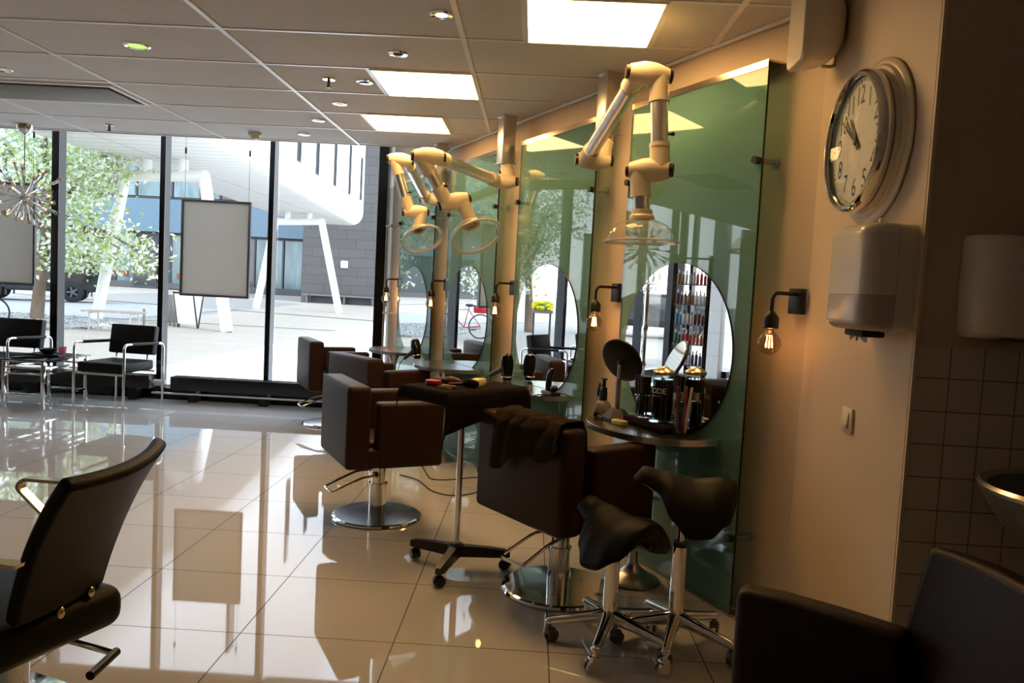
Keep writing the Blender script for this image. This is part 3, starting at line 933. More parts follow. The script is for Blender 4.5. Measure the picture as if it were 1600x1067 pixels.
def stool(label, x, y, hz, rz_seat, legs, rz_base, droop, col_top):
    t = thing('saddle_stool', label, 'stool', (x, y, 0), rz_base, 'black saddle stools')
    saddle_mesh('saddle_seat', 'black_leather', droop, t, (0, 0, hz), rz_seat)
    MB().cyl((0, 0, 0.115), (0, 0, col_top), 0.030, 0.027, 24).cyl((0, 0, col_top), (0, 0, hz - 0.045), 0.014, n=16).out('gas_column', 'chrome', t)
    MB().cyl((0, 0, col_top - 0.006), (0, 0, col_top + 0.012), 0.029, n=24).out('column_collar', 'black_plastic', t)
    MB().box((0, 0, hz - 0.06), (0.16, 0.12, 0.02), rz=rz_seat, bev=0.004).out('seat_plate', 'black_plastic', t)
    c, s = math.cos(rz_seat), math.sin(rz_seat)
    MB().tube([(0.05 * c, 0.05 * s, hz - 0.075), (0.17 * c + 0.02, 0.17 * s, hz - 0.10)], [0.006, 0.010], 8).out('height_lever', 'black_plastic', t)
    for k in range(5):
        a = 2 * PI * k / 5
        R = Matrix.Rotation(a, 3, 'Z')
        mb = MB()
        mb.tube([R @ Vector((0.015, 0, 0.125)), R @ Vector((0.12, 0, 0.108)), R @ Vector((0.235, 0, 0.088))], [0.030, 0.021, 0.017], 12)
        mb.sphere(R @ Vector((0.235, 0, 0.086)), 0.0185, (1, 1, 0.8), 14, 8)
        leg = mb.out('base_leg', 'chrome', t)
        cb = MB()
        p = R @ Vector((0.235, 0, 0))
        tdir = Matrix.Rotation(a * 2.3 + 0.6, 3, 'Z')
        cb.cyl(p + Vector((0, 0, 0.078)), p + Vector((0, 0, 0.055)), 0.009, n=10)
        off = tdir @ Vector((0.012, 0, 0))
        ax = tdir @ Vector((0, 1, 0))
        for sg in (-1, 1):
            cb.cyl(p + off + ax * sg * 0.008 + Vector((0, 0, 0.027)), p + off + ax * sg * 0.019 + Vector((0, 0, 0.027)), 0.027, 0.024, 20)
        cb.box(tuple(p + off * 0.4 + Vector((0, 0, 0.046))), (0.036, 0.034, 0.026), rz=a * 2.3 + 0.6, bev=0.006)
        cb.out('caster', 'chrome' if k % 2 else 'grey_metal', leg)
    return t
stool('black saddle stool with chrome base standing against the near salon chair', 0.368, 3.015, 0.54, math.radians(272), 5, math.radians(36), 0.16, 0.40)
stool('higher black saddle stool with chrome base beside the green glass, nearest the clock', 0.63, 3.03, 0.69, math.radians(-46), 5, math.radians(36), 0.17, 0.42)

# tray trolley
TR = (-0.315, 3.745, 0)
t = thing('tray_trolley', 'wheeled tray trolley with chrome pole and black three-legged base', 'trolley', TR)
MB().lathe([(0, 0.075), (0.045, 0.075), (0.04, 0.125), (0.028, 0.135), (0, 0.135)], n=20, caps=False).out('base_hub', 'black_plastic', t)
for ang in (152, 258, 8):
    R = Matrix.Rotation(math.radians(ang), 4, 'Z')
    leg = MB().rings([[R @ Vector((x, y, z)) for y, z in ((-w, z0), (w, z0), (w * 0.7, z1), (-w * 0.7, z1))] for x, w, z0, z1 in ((0.02, 0.03, 0.072, 0.125), (0.12, 0.026, 0.070, 0.118), (0.24, 0.022, 0.066, 0.104), (0.268, 0.016, 0.068, 0.096))]).out('base_leg', 'black_plastic', t)
    cb = MB()
    p = R @ Vector((0.245, 0, 0))
    cb.cyl((p.x, p.y, 0.066), (p.x, p.y, 0.05), 0.009, n=10)
    ax = Matrix.Rotation(math.radians(ang + 55), 3, 'Z') @ Vector((1, 0, 0))
    for sg in (-1, 1):
        cb.cyl(Vector((p.x, p.y, 0.029)) + ax * sg * 0.004, Vector((p.x, p.y, 0.029)) + ax * sg * 0.022, 0.028, 0.023, 20)
    cb.sphere((p.x, p.y, 0.04), 0.022, (1, 1, 0.8), 12, 8)
    cb.out('caster', 'black_plastic', leg)
MB().cyl((0, 0, 0.13), (0, 0, 0.868), 0.0165, n=20).out('pole', 'chrome', t)
RT = Matrix.Rotation(math.radians(47), 4, 'Z')
tl = Vector((0.0, 0.07, 0))
mb = MB()
M = Matrix.Translation(tl) @ RT
mb.box(tuple(tl + Vector((0, 0, 0.877))), (0.50, 0.32, 0.018), rz=math.radians(47), bev=0.004)
mb.out('tray', 'black_plastic', t)
# cloth over the tray
def cloth_fn(u, v):
    # u around local x, v along local y; overhang on the near (-y) side
    X0, X1, Y0, Y1 = -0.262, 0.262, -0.172, 0.172
    hang = 0.125 + 0.05 * (1 - u) ** 3 + 0.012 * math.sin(u * 9)
    drop_side = 0.055
    Y = [(Y1 + 0.012, -0.045), (Y1 + 0.006, 0.0), (Y1 - 0.012, 0.013), (Y0 + 0.012, 0.013), (Y0 - 0.004, 0.004), (Y0 - 0.012, -0.03), (Y0 - 0.016, -hang)]
    kn = [0, 0.1, 0.16, 0.52, 0.60, 0.68, 1.0]
    for i in range(6):
        if v <= kn[i + 1] + 1e-9:
            k = (v - kn[i]) / (kn[i + 1] - kn[i])
            y = Y[i][0] * (1 - k) + Y[i + 1][0] * k
            z = Y[i][1] * (1 - k) + Y[i + 1][1] * k
            break
    if u < 0.1:
        k = 1 - u / 0.1
        x = X0 - 0.010 * min(1, k * 2)
        z -= drop_side * k ** 1.2
    elif u > 0.9:
        k = (u - 0.9) / 0.1
        x = X1 + 0.010 * min(1, k * 2)
        z -= drop_side * k ** 1.2
    else:
        x = X0 + (X1 - X0) * (u - 0.1) / 0.8
    if v > 0.6:
        y -= 0.010 * (v - 0.6) / 0.4 * math.sin(u * 14 + 1) + 0.006
        x -= 0.03 * (v - 0.6) / 0.4 * (1 - u)
    return (x, y, z)
o = MB().surf(cloth_fn, 60, 60, 0.004).out('tray_cloth', 'black_towel', None, (TR[0] + tl.x, TR[1] + tl.y, 0.888), math.radians(47), 60)
tag(o, 'black towelling cloth draped over the trolley tray', 'cloth')
TZ = 0.9015
def tray_pt(x, y):
    v = Matrix.Rotation(math.radians(47), 3, 'Z') @ Vector((x, y, 0))
    return (TR[0] + tl.x + v.x, TR[1] + tl.y + v.y, TZ)
t = thing('tin', 'small round red tin on the trolley tray', 'tin', tray_pt(-0.14, 0.075))
MB().lathe([(0, 0), (0.037, 0), (0.038, 0.010), (0, 0.010)], n=28, caps=False).out('base', 'ink', t)
MB().lathe([(0, 0.0105), (0.039, 0.0105), (0.039, 0.026), (0.037, 0.028), (0, 0.028)], n=28, caps=False).out('lid', 'red_plastic', t)
t = thing('card_box', 'pale yellow card box on the trolley tray', 'box', tray_pt(0.055, -0.03), math.radians(-14))
MB().box((0, 0, 0.016), (0.055, 0.115, 0.032), bev=0.002).out('body', 'yellow_box', t)
MB().box((0, 0, 0.0335), (0.053, 0.113, 0.003), bev=0.001).out('lid', 'yellow_box', t)
t = thing('hair_brush', 'brown wooden hair brush on the trolley tray', 'brush', tray_pt(-0.01, 0.085), math.radians(-40))
MB().sphere((0, 0, 0.02), 0.05, (1.25, 0.45, 0.36), 20, 12).tube([(-0.05, 0, 0.018), (-0.09, 0, 0.014), (-0.13, 0, 0.012)], [0.014, 0.010, 0.009], 10).out('handle', 'brown_wood', t)
mb = MB()
for i in range(60):
    a, r = random.uniform(0, 2 * PI), math.sqrt(random.random())
    x, y = 0.052 * r * math.cos(a), 0.018 * r * math.sin(a)
    mb.cyl((x, y, 0.03), (x * 1.1, y * 1.3, 0.047), 0.0009, n=4)
mb.out('bristles', 'ink', t)
t = thing('hair_clip', 'dark open hair clip with tan prongs in front of the red tin', 'hair clip', tray_pt(-0.155, -0.04), math.radians(-30))
MB().box((0, 0.012, 0.008), (0.10, 0.014, 0.006), rz=0.15, bev=0.002).box((0, -0.012, 0.006), (0.10, 0.014, 0.006), rz=-0.15, bev=0.002).out('jaw', 'ink', t)
MB().box((0.01, 0.0, 0.016), (0.07, 0.012, 0.006), rz=0.3, bev=0.002).out('prong', 'wood', t)
t = thing('round_brush', 'round dark bristle brush in front of the yellow box', 'brush', tray_pt(-0.03, -0.075), math.radians(170))
MB().sphere((0, 0, 0.022), 0.03, (1.4, 0.8, 0.72), 18, 10).out('bristles', 'black_towel', t)
MB().tube([(0.03, 0, 0.018), (0.11, 0, 0.012)], [0.009, 0.007], 10).out('handle', 'ink', t)
t = thing('comb', 'long black comb lying at the far right of the trolley tray', 'comb', tray_pt(0.15, 0.03), math.radians(70))
mb = MB().box((0, 0.010, 0.004), (0.17, 0.010, 0.005), bev=0.001)
for i in range(34):
    mb.box((-0.08 + i * 0.0048, -0.006, 0.004), (0.0022, 0.024, 0.0035))
mb.out('teeth', 'ink', t)

# ------------------------------------------------------------------ shampoo corner, right foreground
t = thing('shampoo_chair', 'dark brown leather chair in the right foreground, cut off by the frame', 'salon chair', (0.72, 1.42, 0))
MB().lathe([(0, 0), (0.24, 0), (0.245, 0.01), (0.05, 0.03), (0, 0.03)], n=40, caps=False).out('base_plate', 'chrome', t)
MB().cyl((0, 0, 0.028), (0, 0, 0.34), 0.05, n=24).out('column', 'chrome', t)
def slab(pts, w, z0, z1f, name, m, bev):
    """upright padded panel following a plan line, its top height varying"""
    P = [Vector((p[0], p[1], 0)) for p in pts]
    rg = []
    for i, p in enumerate(P):
        d = (P[min(i + 1, len(P) - 1)] - P[max(i - 1, 0)]).normalized()
        nn = Vector((-d.y, d.x, 0)) * (w / 2)
        zt = z1f(i / (len(P) - 1))
        rg.append([p + nn + Vector((0, 0, z0)), p + nn + Vector((0, 0, zt)), p - nn + Vector((0, 0, zt)), p - nn + Vector((0, 0, z0))])
    o = MB().rings(rg).out(name, m, t, ang=50)
    b = o.modifiers.new('soft', 'BEVEL')
    b.width = bev
    b.segments = 4
    b.limit_method = 'ANGLE'
    return o
slab([(-0.175, 0.475), (-0.08, 0.43), (0.02, 0.355), (0.135, 0.25)], 0.085, 0.30, lambda k: 0.692, 'armrest', 'leather_dark', 0.025)
slab([(-0.175, -0.475), (-0.06, -0.44), (0.06, -0.36), (0.135, -0.25)], 0.085, 0.30, lambda k: 0.692, 'armrest', 'leather_dark', 0.025)
def rback(u, v):
    a = (u - 0.5) * 2
    z = 0.33 + 0.555 * v
    return (0.135 + 0.10 * v ** 1.3 - 0.05 * abs(a) ** 2.5, 0.305 * a, z - 0.012 * a * a * v)
bo = MB().surf(rback, 20, 20, -0.085).out('backrest', 'leather_dark', t, ang=60)
bv = bo.modifiers.new('soft', 'BEVEL')
bv.width = 0.02
bv.segments = 4
bv.limit_method = 'ANGLE'
MB().box((-0.06, 0, 0.42), (0.42, 0.58, 0.14), bev=0.045, seg=5).out('seat', 'leather_dark', t)
t = thing('wash_basin', 'dark metal rimmed wash basin at the right edge of the picture', 'basin', (1.45, 1.98, 0))
MB().lathe([(0, 0.76), (0.12, 0.78), (0.20, 0.84), (0.255, 0.925), (0.262, 0.942), (0.255, 0.952), (0.24, 0.945), (0.19, 0.86), (0.11, 0.81), (0, 0.80)], n=48, caps=False).out('bowl', 'grey_metal', t)
MB().lathe([(0.238, 0.944), (0.256, 0.953), (0.264, 0.944), (0.260, 0.934), (0.238, 0.944)], n=48, caps=False).out('rim', 'steel', t)
MB().cyl((0, 0, 0.0), (0, 0, 0.78), 0.08, 0.06, 24).out('pedestal', 'grey_metal', t)

# ------------------------------------------------------------------ corner wall fittings (wall faces -x)
CR = PI / 2               # local +x = away from camera, local +y = into the room
t = thing('wall_clock', 'large round wall clock with chrome rim and cream backing ring', 'clock', (1.119, 2.68, 1.94), CR)
MB().lathe([(0, 0.0), (0.262, 0.0), (0.272, 0.004), (0.272, 0.010), (0.262, 0.016), (0.252, 0.017), (0.246, 0.028), (0.236, 0.030), (0.228, 0.040), (0, 0.040)], axis=(0, 1, 0), n=80, caps=False).out('backing_ring', 'cream_plastic', t)
MB().lathe([(0.20, 0.041), (0.226, 0.041), (0.234, 0.05), (0.236, 0.066), (0.232, 0.082), (0.224, 0.090), (0.216, 0.090), (0.212, 0.076)], axis=(0, 1, 0), n=80, caps=False).out('rim', 'chrome', t)
fc = MB().lathe([(0, 0.062), (0.2135, 0.062), (0.2135, 0.058), (0, 0.058)], axis=(0, 1, 0), n=80, caps=False).out('face', 'clock_face', t)
mb = MB()
for h in range(1, 13):
    a = h * PI / 6
    cx_, cz_ = -0.152 * math.sin(a), 0.152 * math.cos(a)
    mb.text(str(h), 0.088, lambda x, y, cx_=cx_, cz_=cz_: (cx_ - x * 0.8, 0.0628, cz_ + y))
mb.out('numerals', 'ink', fc)
mb = MB()
for k in range(60):
    a = k * PI / 30
    r0_, w_ = (0.192, 0.004) if k % 5 == 0 else (0.196, 0.0016)
    M_ = Matrix.Rotation(a, 3, 'Y')
    ln = 0.014 if k % 5 == 0 else 0.008
    mb.box(tuple(M_ @ Vector((0, 0, r0_ + ln / 2)) + Vector((0, 0.0628, 0))), (w_, 0.0008, ln), M=M_)
mb.out('minute_marks', 'ink', fc)
def hand(ang, L, w, name, yy):
    a = -math.radians(ang)
    M_ = Matrix.Rotation(a, 4, 'Y')
    MB().prism([(-w * 0.7, -0.03), (w * 0.7, -0.03), (w, 0.02), (w * 0.35, L), (-w * 0.35, L), (-w, 0.02)], 0.002, Matrix.Translation((0, yy, 0)) @ M_ @ Matrix.Rotation(PI / 2, 4, 'X')).out(name, 'ink', t)
hand(325.5, 0.105, 0.008, 'hour_hand', 0.068)
hand(306, 0.155, 0.006, 'minute_hand', 0.071)
hand(318, 0.165, 0.0015, 'second_hand', 0.073)
MB().lathe([(0, 0.0745), (0.01, 0.0745), (0.01, 0.064), (0, 0.064)], axis=(0, 1, 0), n=16, caps=False).out('hub', 'ink', t)
MB().lathe([(0, 0.086), (0.1, 0.085), (0.215, 0.080)], axis=(0, 1, 0), n=64, caps=False).out('cover_glass', 'clear_glass', t)

t = thing('towel_dispenser', 'white paper towel dispenser under the wall clock', 'dispenser', (1.119, 2.475, 1.32), CR)
def rrect(w, h, r, k=6):
    pts = []
    for cx_, cy_, a0 in ((w / 2 - r, h / 2 - r, 0), (-w / 2 + r, h / 2 - r, PI / 2), (-w / 2 + r, -h / 2 + r, PI), (w / 2 - r, -h / 2 + r, 1.5 * PI)):
        for i in range(k + 1):
            a = a0 + PI / 2 * i / k
            pts.append((cx_ + r * math.cos(a), cy_ + r * math.sin(a)))
    return pts
RX = Matrix.Translation((0, 0.0, 0.16)) @ Matrix.Rotation(-PI / 2, 4, 'X')
MB().prism(rrect(0.30, 0.325, 0.03), 0.055, RX).out('back_plate', 'white_plastic', t)
def plan(z, e):
    w, d0, d1, r = 0.151 - e, 0.0565, 0.155 - e, 0.055
    pts = [(w, d0)]
    for k in range(7):
        a = PI / 2 * k / 6
        pts.append((w - r + r * math.cos(a), d1 - r + r * math.sin(a)))
    for k in range(7):
        a = PI / 2 + PI / 2 * k / 6
        pts.append((-w + r + r * math.cos(a), d1 - r + r * math.sin(a)))
    pts.append((-w, d0))
    return [Vector((x, y, z)) for x, y in pts]
MB().rings([plan(0.1085, 0.0)] + [plan(z, 0.0) for z in (0.2, 0.29)] + [plan(0.29 + 0.035 * math.sin(k * PI / 10), 0.035 * (1 - math.cos(k * PI / 10))) for k in range(1, 6)]).out('cover', 'white_plastic', t)
MB().rings([plan(0.03 - 0.03 * math.sin((5 - k) * PI / 10), 0.03 * (1 - math.cos((5 - k) * PI / 10))) for k in range(0, 6)] + [plan(0.1075, 0.0)]).out('level_window', 'dispenser_window', t)
MB().box((0.0, 0.075, -0.010), (0.14, 0.07, 0.022), bev=0.006).out('outlet', 'dark_hole', t)
MB().box((0.0, 0.05, 0.336), (0.012, 0.014, 0.026), bev=0.003).out('lock_tab', 'print_white', t)
mb = MB()
mb.surf(lambda u, v: (-0.06 + 0.12 * u, 0.09 + 0.008 * math.sin(u * 15), -0.02 - 0.016 * v * (0.6 + 0.5 * math.sin(u * 21 + 1))), 30, 4, 0.001)
o = mb.out('paper_towel', 'paper', None, (1.119, 2.475, 1.32), CR)
tag(o, 'crumpled edge of paper towel hanging out of the white dispenser', 'paper towel')

t = thing('light_switch', 'square cream light switch low on the wall under the dispenser', 'switch', (1.1195, 2.72, 0.997), CR)
MB().box((0, 0.005, 0), (0.085, 0.010, 0.085), bev=0.003).out('plate', 'cream_plastic', t)
MB().box((0.0, 0.012, 0), (0.048, 0.010, 0.056), M=Matrix.Rotation(0.12, 3, 'X'), bev=0.002).out('rocker', 'cream_plastic', t)

t = thing('speaker', 'white wall speaker in the corner under the ceiling', 'speaker', (1.005, 3.07, 2.445), math.radians(88))
def spk(y, w, h, r):
    return [Vector((p[0], y, p[1])) for p in rrect(w, h, r, 5)]
MB().rings([spk(y, w, h, r) for y, w, h, r in ((0.03, 0.205, 0.292, 0.03), (0.0, 0.205, 0.292, 0.04), (-0.04, 0.20, 0.28, 0.06), (-0.075, 0.18, 0.25, 0.07), (-0.10, 0.14, 0.19, 0.06), (-0.11, 0.09, 0.12, 0.04))]).out('cabinet', 'white_plastic', t)
MB().rings([spk(y, w, h, r) for y, w, h, r in ((0.03, 0.212, 0.30, 0.035), (0.05, 0.212, 0.30, 0.035), (0.058, 0.20, 0.288, 0.035))]).out('front_plate', 'white_plastic', t)
MB().tube(arc([(0.05, -0.06, -0.13), (0.05, -0.112, -0.135), (0.05, -0.112, 0.135), (0.05, -0.06, 0.13)], 0.03, 4), 0.007, 8).out('bracket', 'steel', t)

t = thing('hand_dryer', 'white hand dryer on the shaded wall above the tiles', 'hand dryer', (1.36, 2.3, 1.32), PI)
def hd_ring(z, sc, dy):
    return [Vector((x * sc, y * dy, z)) for x, y in ((-0.13, 0.0), (-0.13, 0.06), (-0.115, 0.10), (-0.08, 0.125), (0.0, 0.135), (0.08, 0.125), (0.115, 0.10), (0.13, 0.06), (0.13, 0.0))]
MB().rings([hd_ring(z, s_, d_) for z, s_, d_ in ((0.0, 0.86, 0.55), (0.015, 0.93, 0.85), (0.04, 0.97, 1.0), (0.15, 1.0, 1.02), (0.25, 0.99, 0.97), (0.28, 0.98, 0.90), (0.29, 0.96, 0.80))]).out('cover', 'white_plastic', t)
MB().box((-0.08, 0.128, 0.235), (0.06, 0.012, 0.075), rz=0.2, bev=0.004).out('sensor_window', 'black_gloss', t)
MB().box((0, 0.06, -0.004), (0.10, 0.06, 0.008), bev=0.002).out('nozzle', 'grey_metal', t)
mb = MB().surf(lambda u, v: (-0.04 + 0.05 * u * (1 - 0.7 * v), 0.16 + 0.015 * math.sin(u * 8), 0.0 - 0.04 + 0.055 * v), 8, 6, 0.001)
o = mb.out('paper_tissue', 'paper', None, (1.36, 2.3, 1.30), PI)
tag(o, 'white tissue tip sticking up below the hand dryer', 'tissue')
t = thing('wall_socket', 'pale wall socket behind the near green glass panel', 'socket', W(0.17, -0.097, 0.58), WR)
MB().box((0, 0.004, 0), (0.08, 0.008, 0.08), bev=0.002).out('plate', 'cream_plastic', t)
MB().lathe([(0.022, 0.0085), (0.019, 0.0085), (0.018, 0.0082), (0, 0.0082)], axis=(0, 1, 0), n=20, caps=False).out('insert', 'grey_metal', t)

# ================================================================== WAITING CORNER
t = thing('waiting_chair', 'black chrome-framed waiting chair beside the glass coffee table', 'chair', (-4.17, 7.775, 0), math.radians(-96), 'chrome waiting chairs')
for sg in (-1, 1):
    fr = MB().tube(arc([(0.32, sg * 0.265, 0.0), (0.32, sg * 0.265, 0.655), (-0.34, sg * 0.265, 0.635), (-0.34, sg * 0.265, 0.0)], 0.06, 6), 0.0125, 12).out('side_frame', 'chrome', t)
    MB().tube([(0.20, sg * 0.265, 0.6525), (-0.24, sg * 0.265, 0.6395)], 0.0165, 12).out('arm_pad', 'black_leather', fr)
MB().box((0.05, 0, 0.415), (0.54, 0.47, 0.10), bev=0.018, seg=3).out('seat', 'black_leather', t)
bo = MB().box((0, 0, 0), (0.09, 0.49, 0.30), M=Matrix.Rotation(-0.16, 3, 'Y'), bev=0.016, seg=3).out('backrest', 'black_leather', t)
bo.location = (-0.235, 0, 0.665)
for yy in (-0.17, 0.17):
    MB().tube([(-0.17, yy, 0.37), (-0.225, yy, 0.56)], 0.007, 8).out('back_support', 'chrome', t)
for xx in (0.29, -0.20):
    MB().box((xx, 0, 0.352), (0.02, 0.53, 0.02)).out('seat_rail', 'chrome', t)
dup(t, (-5.37, 7.79, 0), math.radians(-92), 'black chrome-framed waiting chair cut off by the left frame edge')

t = thing('coffee_table', 'chrome coffee table with black glass top', 'table', (-4.85, 7.66, 0), math.radians(-3))
for x in (-0.20, 0.20):
    for y in (-0.33, 0.33):
        MB().box((x, y, 0.232), (0.032, 0.032, 0.464), bev=0.003).out('leg', 'chrome', t)
mb = MB()
for z in (0.452, 0.395, 0.335, 0.12):
    for x in (-0.20, 0.20):
        mb.box((x, 0, z), (0.016, 0.63, 0.016))
    for y in (-0.33, 0.33):
        mb.box((0, y, z), (0.37, 0.016, 0.016))
mb.out('rail', 'chrome', t)
MB().box((0, 0, 0.471), (0.46, 0.72, 0.012), bev=0.002).out('table_top', 'black_gloss', t)
MB().box((0, 0, 0.134), (0.37, 0.62, 0.008)).out('lower_shelf', 'clear_glass', t)
t = thing('serving_tray', 'black tray on the coffee table', 'tray', (-4.87, 7.74, 0.478), math.radians(-4))
MB().box((0, 0, 0.006), (0.36, 0.24, 0.008)).box((0, 0.117, 0.012), (0.36, 0.01, 0.018)).box((0, -0.117, 0.012), (0.36, 0.01, 0.018)).box((0.177, 0, 0.012), (0.01, 0.23, 0.018)).box((-0.177, 0, 0.012), (0.01, 0.23, 0.018)).out('tray_body', 'black_plastic', t)
o = MB().lathe([(0, 0.0), (0.045, 0.0), (0.075, 0.035), (0.085, 0.06), (0.079, 0.06), (0.068, 0.034), (0.04, 0.010), (0, 0.010)], n=28, caps=False).out('bowl', 'black_gloss', None, (-4.885, 7.74, 0.4885))
tag(o, 'small black bowl on the tray beside the pink tumbler', 'bowl')
o = MB().lathe([(0, 0.0), (0.030, 0.0), (0.042, 0.085), (0.039, 0.085), (0.028, 0.006), (0, 0.006)], n=24, caps=False).out('tumbler', 'pink_glass', None, (-4.745, 7.75, 0.4885))
tag(o, 'pink glass tumbler on the black tray', 'tumbler')
o = MB().lathe([(0, 0.0), (0.022, 0.0), (0.034, 0.03), (0.036, 0.055), (0.033, 0.055), (0.03, 0.03), (0, 0.006)], n=20, caps=False).out('tealight_glass', 'clear_glass', None, (-4.995, 7.79, 0.4885))
tag(o, 'small clear glass on the tray left of the black bowl', 'glass')

def radiator(x0, x1, label, feet):
    t = thing('bench_radiator', label, 'radiator', ((x0 + x1) / 2, 8.25, 0), 0, 'low black radiators under the windows')
    L = x1 - x0
    MB().box((0, -0.076, 0.20), (L, 0.008, 0.14), bev=0.002).box((0, 0.076, 0.20), (L, 0.008, 0.14)).box((-L / 2 + 0.004, 0, 0.20), (0.008, 0.144, 0.14)).box((L / 2 - 0.004, 0, 0.20), (0.008, 0.144, 0.14)).box((0, 0, 0.135), (L - 0.02, 0.144, 0.008)).out('casing', 'black_plastic', t)
    mb = MB()
    for i in range(int(L / 0.03)):
        mb.box((-L / 2 + 0.02 + i * 0.03, 0, 0.262), (0.007, 0.142, 0.012))
    for y in (-0.045, 0, 0.045):
        mb.box((0, y, 0.258), (L - 0.02, 0.006, 0.010))
    mb.out('grille', 'black_plastic', t)
    for x in feet:
        MB().box((x - (x0 + x1) / 2, 0, 0.066), (0.09, 0.13, 0.132), bev=0.004).out('foot', 'black_plastic', t)
    return t
radiator(-3.83, -1.86, 'low black bench radiator under the window next to the salon chairs', (-3.60, -2.83, -2.08))
rd = radiator(-6.6, -4.06, 'low black bench radiator behind the waiting chairs', (-6.3, -5.4, -4.25))
MB().cyl((1.27, -0.02, 0.20), (1.35, -0.02, 0.20), 0.012, n=12).cyl((1.30, -0.02, 0.20), (1.42, -0.02, 0.20), 0.026, 0.022, 18).out('thermostat_valve', 'print_white', rd)
pm = MB().tube([(-4.055, 8.25, 0.165), (-3.835, 8.25, 0.165)], 0.011, 10).out('heating_pipe', 'chrome')
tag(pm, 'short chrome heating pipe between the two low radiators', 'pipe')
pm = MB().tube([(-4.02, 8.155, 0.095), (-1.80, 8.155, 0.095)], 0.011, 10).out('heating_pipe', 'chrome')
tag(pm, 'long chrome heating pipe running low along the right radiator', 'pipe')

# light-boxes hung in the window, seen from behind
def hung_sign(xc, w, zb, zt, label):
    t = thing('hanging_sign', label, 'sign', (xc, 8.13, (zb + zt) / 2), 0, 'framed signs hung in the window')
    h = zt - zb
    mb = MB()
    for dx, dz, sx, sz in ((0, h / 2 - 0.012, w, 0.024), (0, -h / 2 + 0.012, w, 0.024), (w / 2 - 0.012, 0, 0.024, h - 0.048), (-w / 2 + 0.012, 0, 0.024, h - 0.048)):
        mb.box((dx, 0, dz), (sx, 0.032, sz), bev=0.003)
    mb.out('frame', 'grey_metal', t)
    MB().box((0, 0.004, 0), (w - 0.046, 0.012, h - 0.046)).out('back_panel', 'poster_back', t)
    for sg in (-1, 1):
        wr = MB().cyl((sg * (w / 2 - 0.03), 0, h / 2), (sg * (w / 2 - 0.03), 0, 3.25 - (zb + zt) / 2), 0.0018, n=6).out('wire', 'ink', t)
        MB().cyl((sg * (w / 2 - 0.03), 0, h / 2 + 0.47), (sg * (w / 2 - 0.03), 0, h / 2 + 0.53), 0.010, n=10).out('wire_grip', 'ink', wr)
    return t
hung_sign(-3.36, 0.735, 1.145, 2.155, 'framed grey sign hung in the window behind the waiting chair')
hung_sign(-5.68, 0.80, 1.165, 2.24, 'framed grey sign hung in the window, half hidden by the chandelier')

# ------------------------------------------------------------------ sputnik chandelier
CH = Vector((-4.48, 6.735, 1.972))
t = thing('sputnik_chandelier', 'chrome sputnik chandelier with small globe bulbs at the upper left', 'chandelier', CH)
MB().lathe([(0, HC - CH.z), (0.065, HC - CH.z), (0.062, HC - CH.z - 0.035), (0.04, HC - CH.z - 0.07), (0.008, HC - CH.z - 0.085), (0, HC - CH.z - 0.085)], n=28, caps=False).out('canopy', 'chrome', t)
MB().cyl((0, 0, 0.03), (0, 0, HC - CH.z - 0.08), 0.004, n=8).out('rod', 'grey_metal', t)
MB().sphere((0, 0, 0), 0.042, (1, 1, 0.8)).out('hub', 'chrome', t)
rnd = random.Random(11)
n_sp = 38
for i in range(n_sp):
    z = 1 - 2 * (i + 0.5) / n_sp
    if z > 0.94:
        z = 0.8
    a = i * 2.39996 + 0.4
    r = math.sqrt(max(0, 1 - z * z))
    d = Vector((r * math.cos(a), r * math.sin(a), z))
    L = rnd.choice((0.20, 0.26, 0.31))
    sp = MB().cyl(d * 0.03, d * L, 0.0045, n=8).cyl(d * (L - 0.055), d * L, 0.012, 0.013, 12).out('spoke', 'chrome', t)
    MB().sphere(d * (L + 0.016), 0.022, (1, 1, 1), 14, 10).out('bulb', 'smoke_glass', sp)
    MB().sphere(d * (L + 0.010), 0.009, (1, 1, 1), 8, 6).out('bulb_filament', 'bulb_glow' if i % 3 == 0 else 'chrome', sp)

# ================================================================== THINGS ON THE SHELF TABLES
TT = 0.7635
def on_table(s, n, z=TT):
    return W(s, n, z)
t = thing('towel_mat', 'dark folded towel under the jars on the near shelf table', 'towel', on_table(0.47, 0.105), WR)
MB().box((0, 0, 0.014), (0.36, 0.17, 0.027), bev=0.010, seg=3).out('folded_towel', 'black_towel', t)
MB().box((0, 0.002, 0.0285), (0.345, 0.155, 0.004), bev=0.001).out('fold', 'black_towel', t)
TM = TT + 0.0312
t = thing('disinfectant_jar', 'tall clear jar of blue disinfectant with combs and a metal lid', 'jar', on_table(0.445, 0.10, TM), WR)
MB().lathe([(0, 0), (0.058, 0), (0.060, 0.006), (0.055, 0.014), (0.050, 0.02), (0.050, 0.228), (0.047, 0.228), (0.047, 0.010), (0, 0.010)], n=40, caps=False).out('glass_wall', 'clear_glass', t)
MB().lathe([(0, 0.0115), (0.046, 0.0115), (0.046, 0.205), (0, 0.205)], n=36, caps=False).out('liquid', 'teal_liquid', t)
MB().lathe([(0.052, 0.226), (0.053, 0.240), (0.050, 0.244), (0.020, 0.262), (0.008, 0.266), (0, 0.266), ], n=36, caps=False).cyl((0, 0, 0.2285), (0, 0, 0.236), 0.0515, n=36).out('lid', 'brass_cap', t)
MB().lathe([(0.0505, 0.03), (0.0508, 0.03), (0.0508, 0.195), (0.0505, 0.195)], n=40, caps=False).out('label_sleeve', 'smoke_glass', t)
mb = MB()
for i in range(9):
    a = i * 2 * PI / 9
    mb.box((0.026 * math.cos(a), 0.026 * math.sin(a), 0.105), (0.004, 0.03, 0.18), rz=a + 0.5)
mb.out('comb_bundle', 'ink', t)
